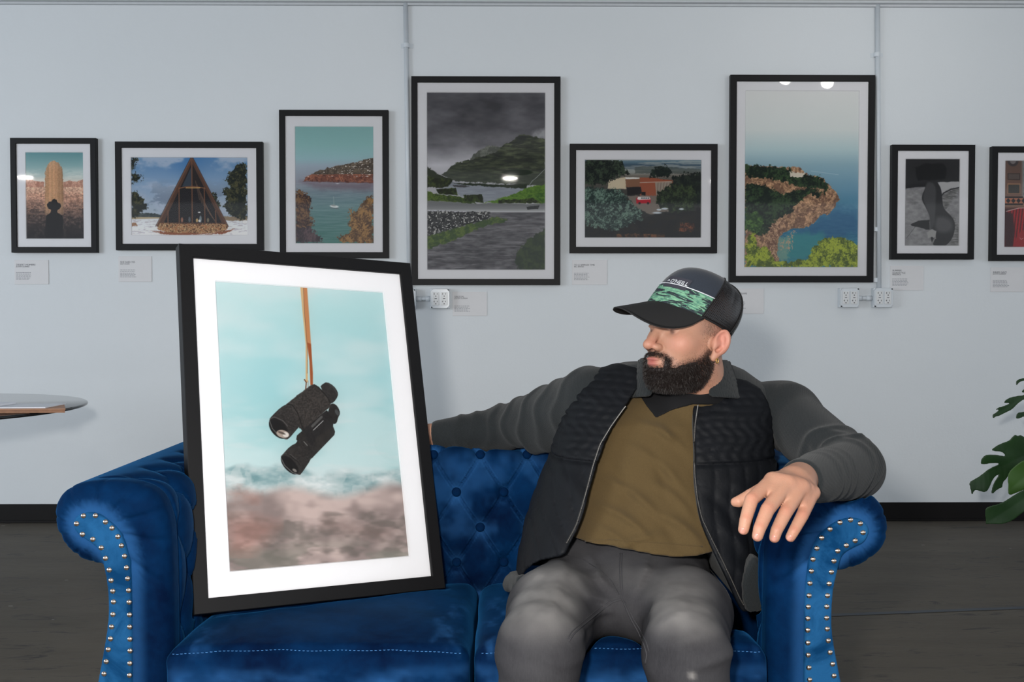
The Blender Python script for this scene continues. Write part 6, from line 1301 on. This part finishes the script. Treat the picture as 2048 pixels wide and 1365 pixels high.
at = back.data.attributes.new('nap', 'FLOAT', 'POINT'); at.data.foreach_set('value', np.clip(nv, 0, 1).astype(np.float32))
bt = []
for i in range(-8, 9):
    for j in range(-3, 5):
        if (i+j) % 2: continue
        x = _bt[0][0]+i*TA/2; z = _bt[0][2]+j*TB*1.0
        if XL-0.02 < x < XR+.02 and .38 < z < .735: bt.append((x, z))
o3 = np.array([(x, 2.4, z) for x, z in bt]); hits = march(back_fn, o3, np.repeat([[0, 1., 0]], len(o3), 0), 0, .6)
first = None
for h in hits:
    if first is None:
        first = MB().lathe([(0.0125*math.cos(t), -0.0065*math.sin(t)) for t in np.linspace(0, 1.5, 6)], (0, 0, 0), 18, 'y').build('button', M_VEL, None, True); o = first
    else: o = first.copy(); SC.collection.objects.link(o)
    o.location = (h[0], h[1]-0.0130, h[2]); o.parent = back

# ---- seat cushions
def cushion_fn(x0, x1, yf=1.985, y1=2.60, z0=.215, z1=.428):
    cx, cy = (x0+x1)/2, (yf+y1)/2
    def fn(p):
        u = (p[:, 0]-cx)/((x1-x0)/2); v = (p[:, 1]-cy)/((y1-yf)/2)
        crown = np.clip(1-u**4, 0, 1)*np.clip(1-v**4, 0, 1)
        q = p.copy(); q[:, 2] = q[:, 2]+.030*np.clip((p[:, 1]-yf)/.6, 0, 1)*sstep(.28, .40, p[:, 2])-0.016*crown*(p[:, 2] > .3)*sstep(.28, .40, p[:, 2])
        q[:, 1] = q[:, 1]+0.016*np.clip(1-u**4, 0, 1)*sstep(yf+.15, yf, p[:, 1])*np.exp(-((p[:, 2]-.31)/.09)**2)
        d = s_box(q, (x0, yf, z0), (x1, y1, z1), 0.034)
        wr = 0.0022*np.sin(34*p[:, 0]+9*p[:, 1]+3*np.sin(11*p[:, 0]))*np.sin(13*p[:, 1]+5*p[:, 0])
        wr = wr + 0.0016*np.sin(60*p[:, 0]+20*p[:, 2]+2*np.sin(30*p[:, 2]))*sstep(yf+.08, yf, p[:, 1])
        seam = 0.004*np.exp(-((p[:, 2]-(z1-0.016+.010*(1-u**4)))/.0045)**2)*sstep(yf+.05, yf+.02, p[:, 1])
        return press(p, d + wr + seam)
    return fn
xa, xm, xb = P(325, 1300, 2.0)[0], P(944, 1300, 2.0)[0], P(1543, 1300, 2.0)[0]
CUSH = {}
for k, (x0, x1) in enumerate(((xa+.002, xm-.002), (xm+.002, xb-.004))):
    fn = cushion_fn(x0, x1); CUSH[k] = fn
    c = sdf_mesh('seat_cushion', fn, [axis(x0-.02, x1+.02, .006), axis(1.95, 2.63, .006, [(1.95, 2.06, .004)]), axis(.19, .46, .005)], M_VEL, SOFA, relax=1)
    cc_ = np.empty(len(c.data.vertices)*3, np.float32); c.data.vertices.foreach_get('co', cc_); cc_ = cc_.reshape(-1, 3); u_ = (cc_[:, 0]-(x0+x1)/2)/((x1-x0)/2)
    nb_ = fbm(cc_[:, 0]*100+50, cc_[:, 2]*100+cc_[:, 1]*60+30, 9, 5, 6, 4); sheenv = sstep(2.02, 2.0, cc_[:, 1])*sstep(.405, .37, cc_[:, 2])*sstep(.18, .85, nb_)*.85  # bright sheen of the front face painted into the colour
    sheenv += sstep(.40, .43, cc_[:, 2])*sstep(.62, .85, np.abs(u_))*sstep(.5, .8, fbm(cc_[:, 0]*100+50, cc_[:, 1]*100, 3, 7, 8, 4))*.5
    at = c.data.attributes.new('nap', 'FLOAT', 'POINT'); at.data.foreach_set('value', np.clip(sheenv, 0, 1).astype(np.float32))
    xs = np.arange(x0+.02, x1-.02, .0085); o3 = np.stack([xs, np.full_like(xs, 1.85), .428-.012+.010*(1-((xs-(x0+x1)/2)/((x1-x0)/2))**4)-.004], -1)
    h = march(fn, o3, np.repeat([[0, 1., 0]], len(xs), 0), 0, .4); h = h[h[:, 1] < 2.03]; m = MB()
    for q in h: m.tube([(q[0]-.0026, q[1]-.0006, q[2]), (q[0], q[1]-.0012, q[2]), (q[0]+.0026, q[1]-.0006, q[2])], .0007, 5)
    m.build('seam_stitching', M_THREAD, c, True, kind='stuff')
# ---- rail and feet below the frame of view
m = MB().box((XL+.005, YF+.05, .11), (XR-.005, 2.62, .212)); m.build('front_rail', M_VEL, SOFA, bevel=.01)
for x in (armL[:, 0].mean()+.02, armR[:, 0].mean()-.02):
    for y in (YF+.08, YB-.10): MB().lathe([(.02, 0), (.024, .01), (.02, .03), (.034, .06), (.03, .11), (.035, .16)], (x, y, 0), 20).build('foot', M_WOOD, SOFA, True)
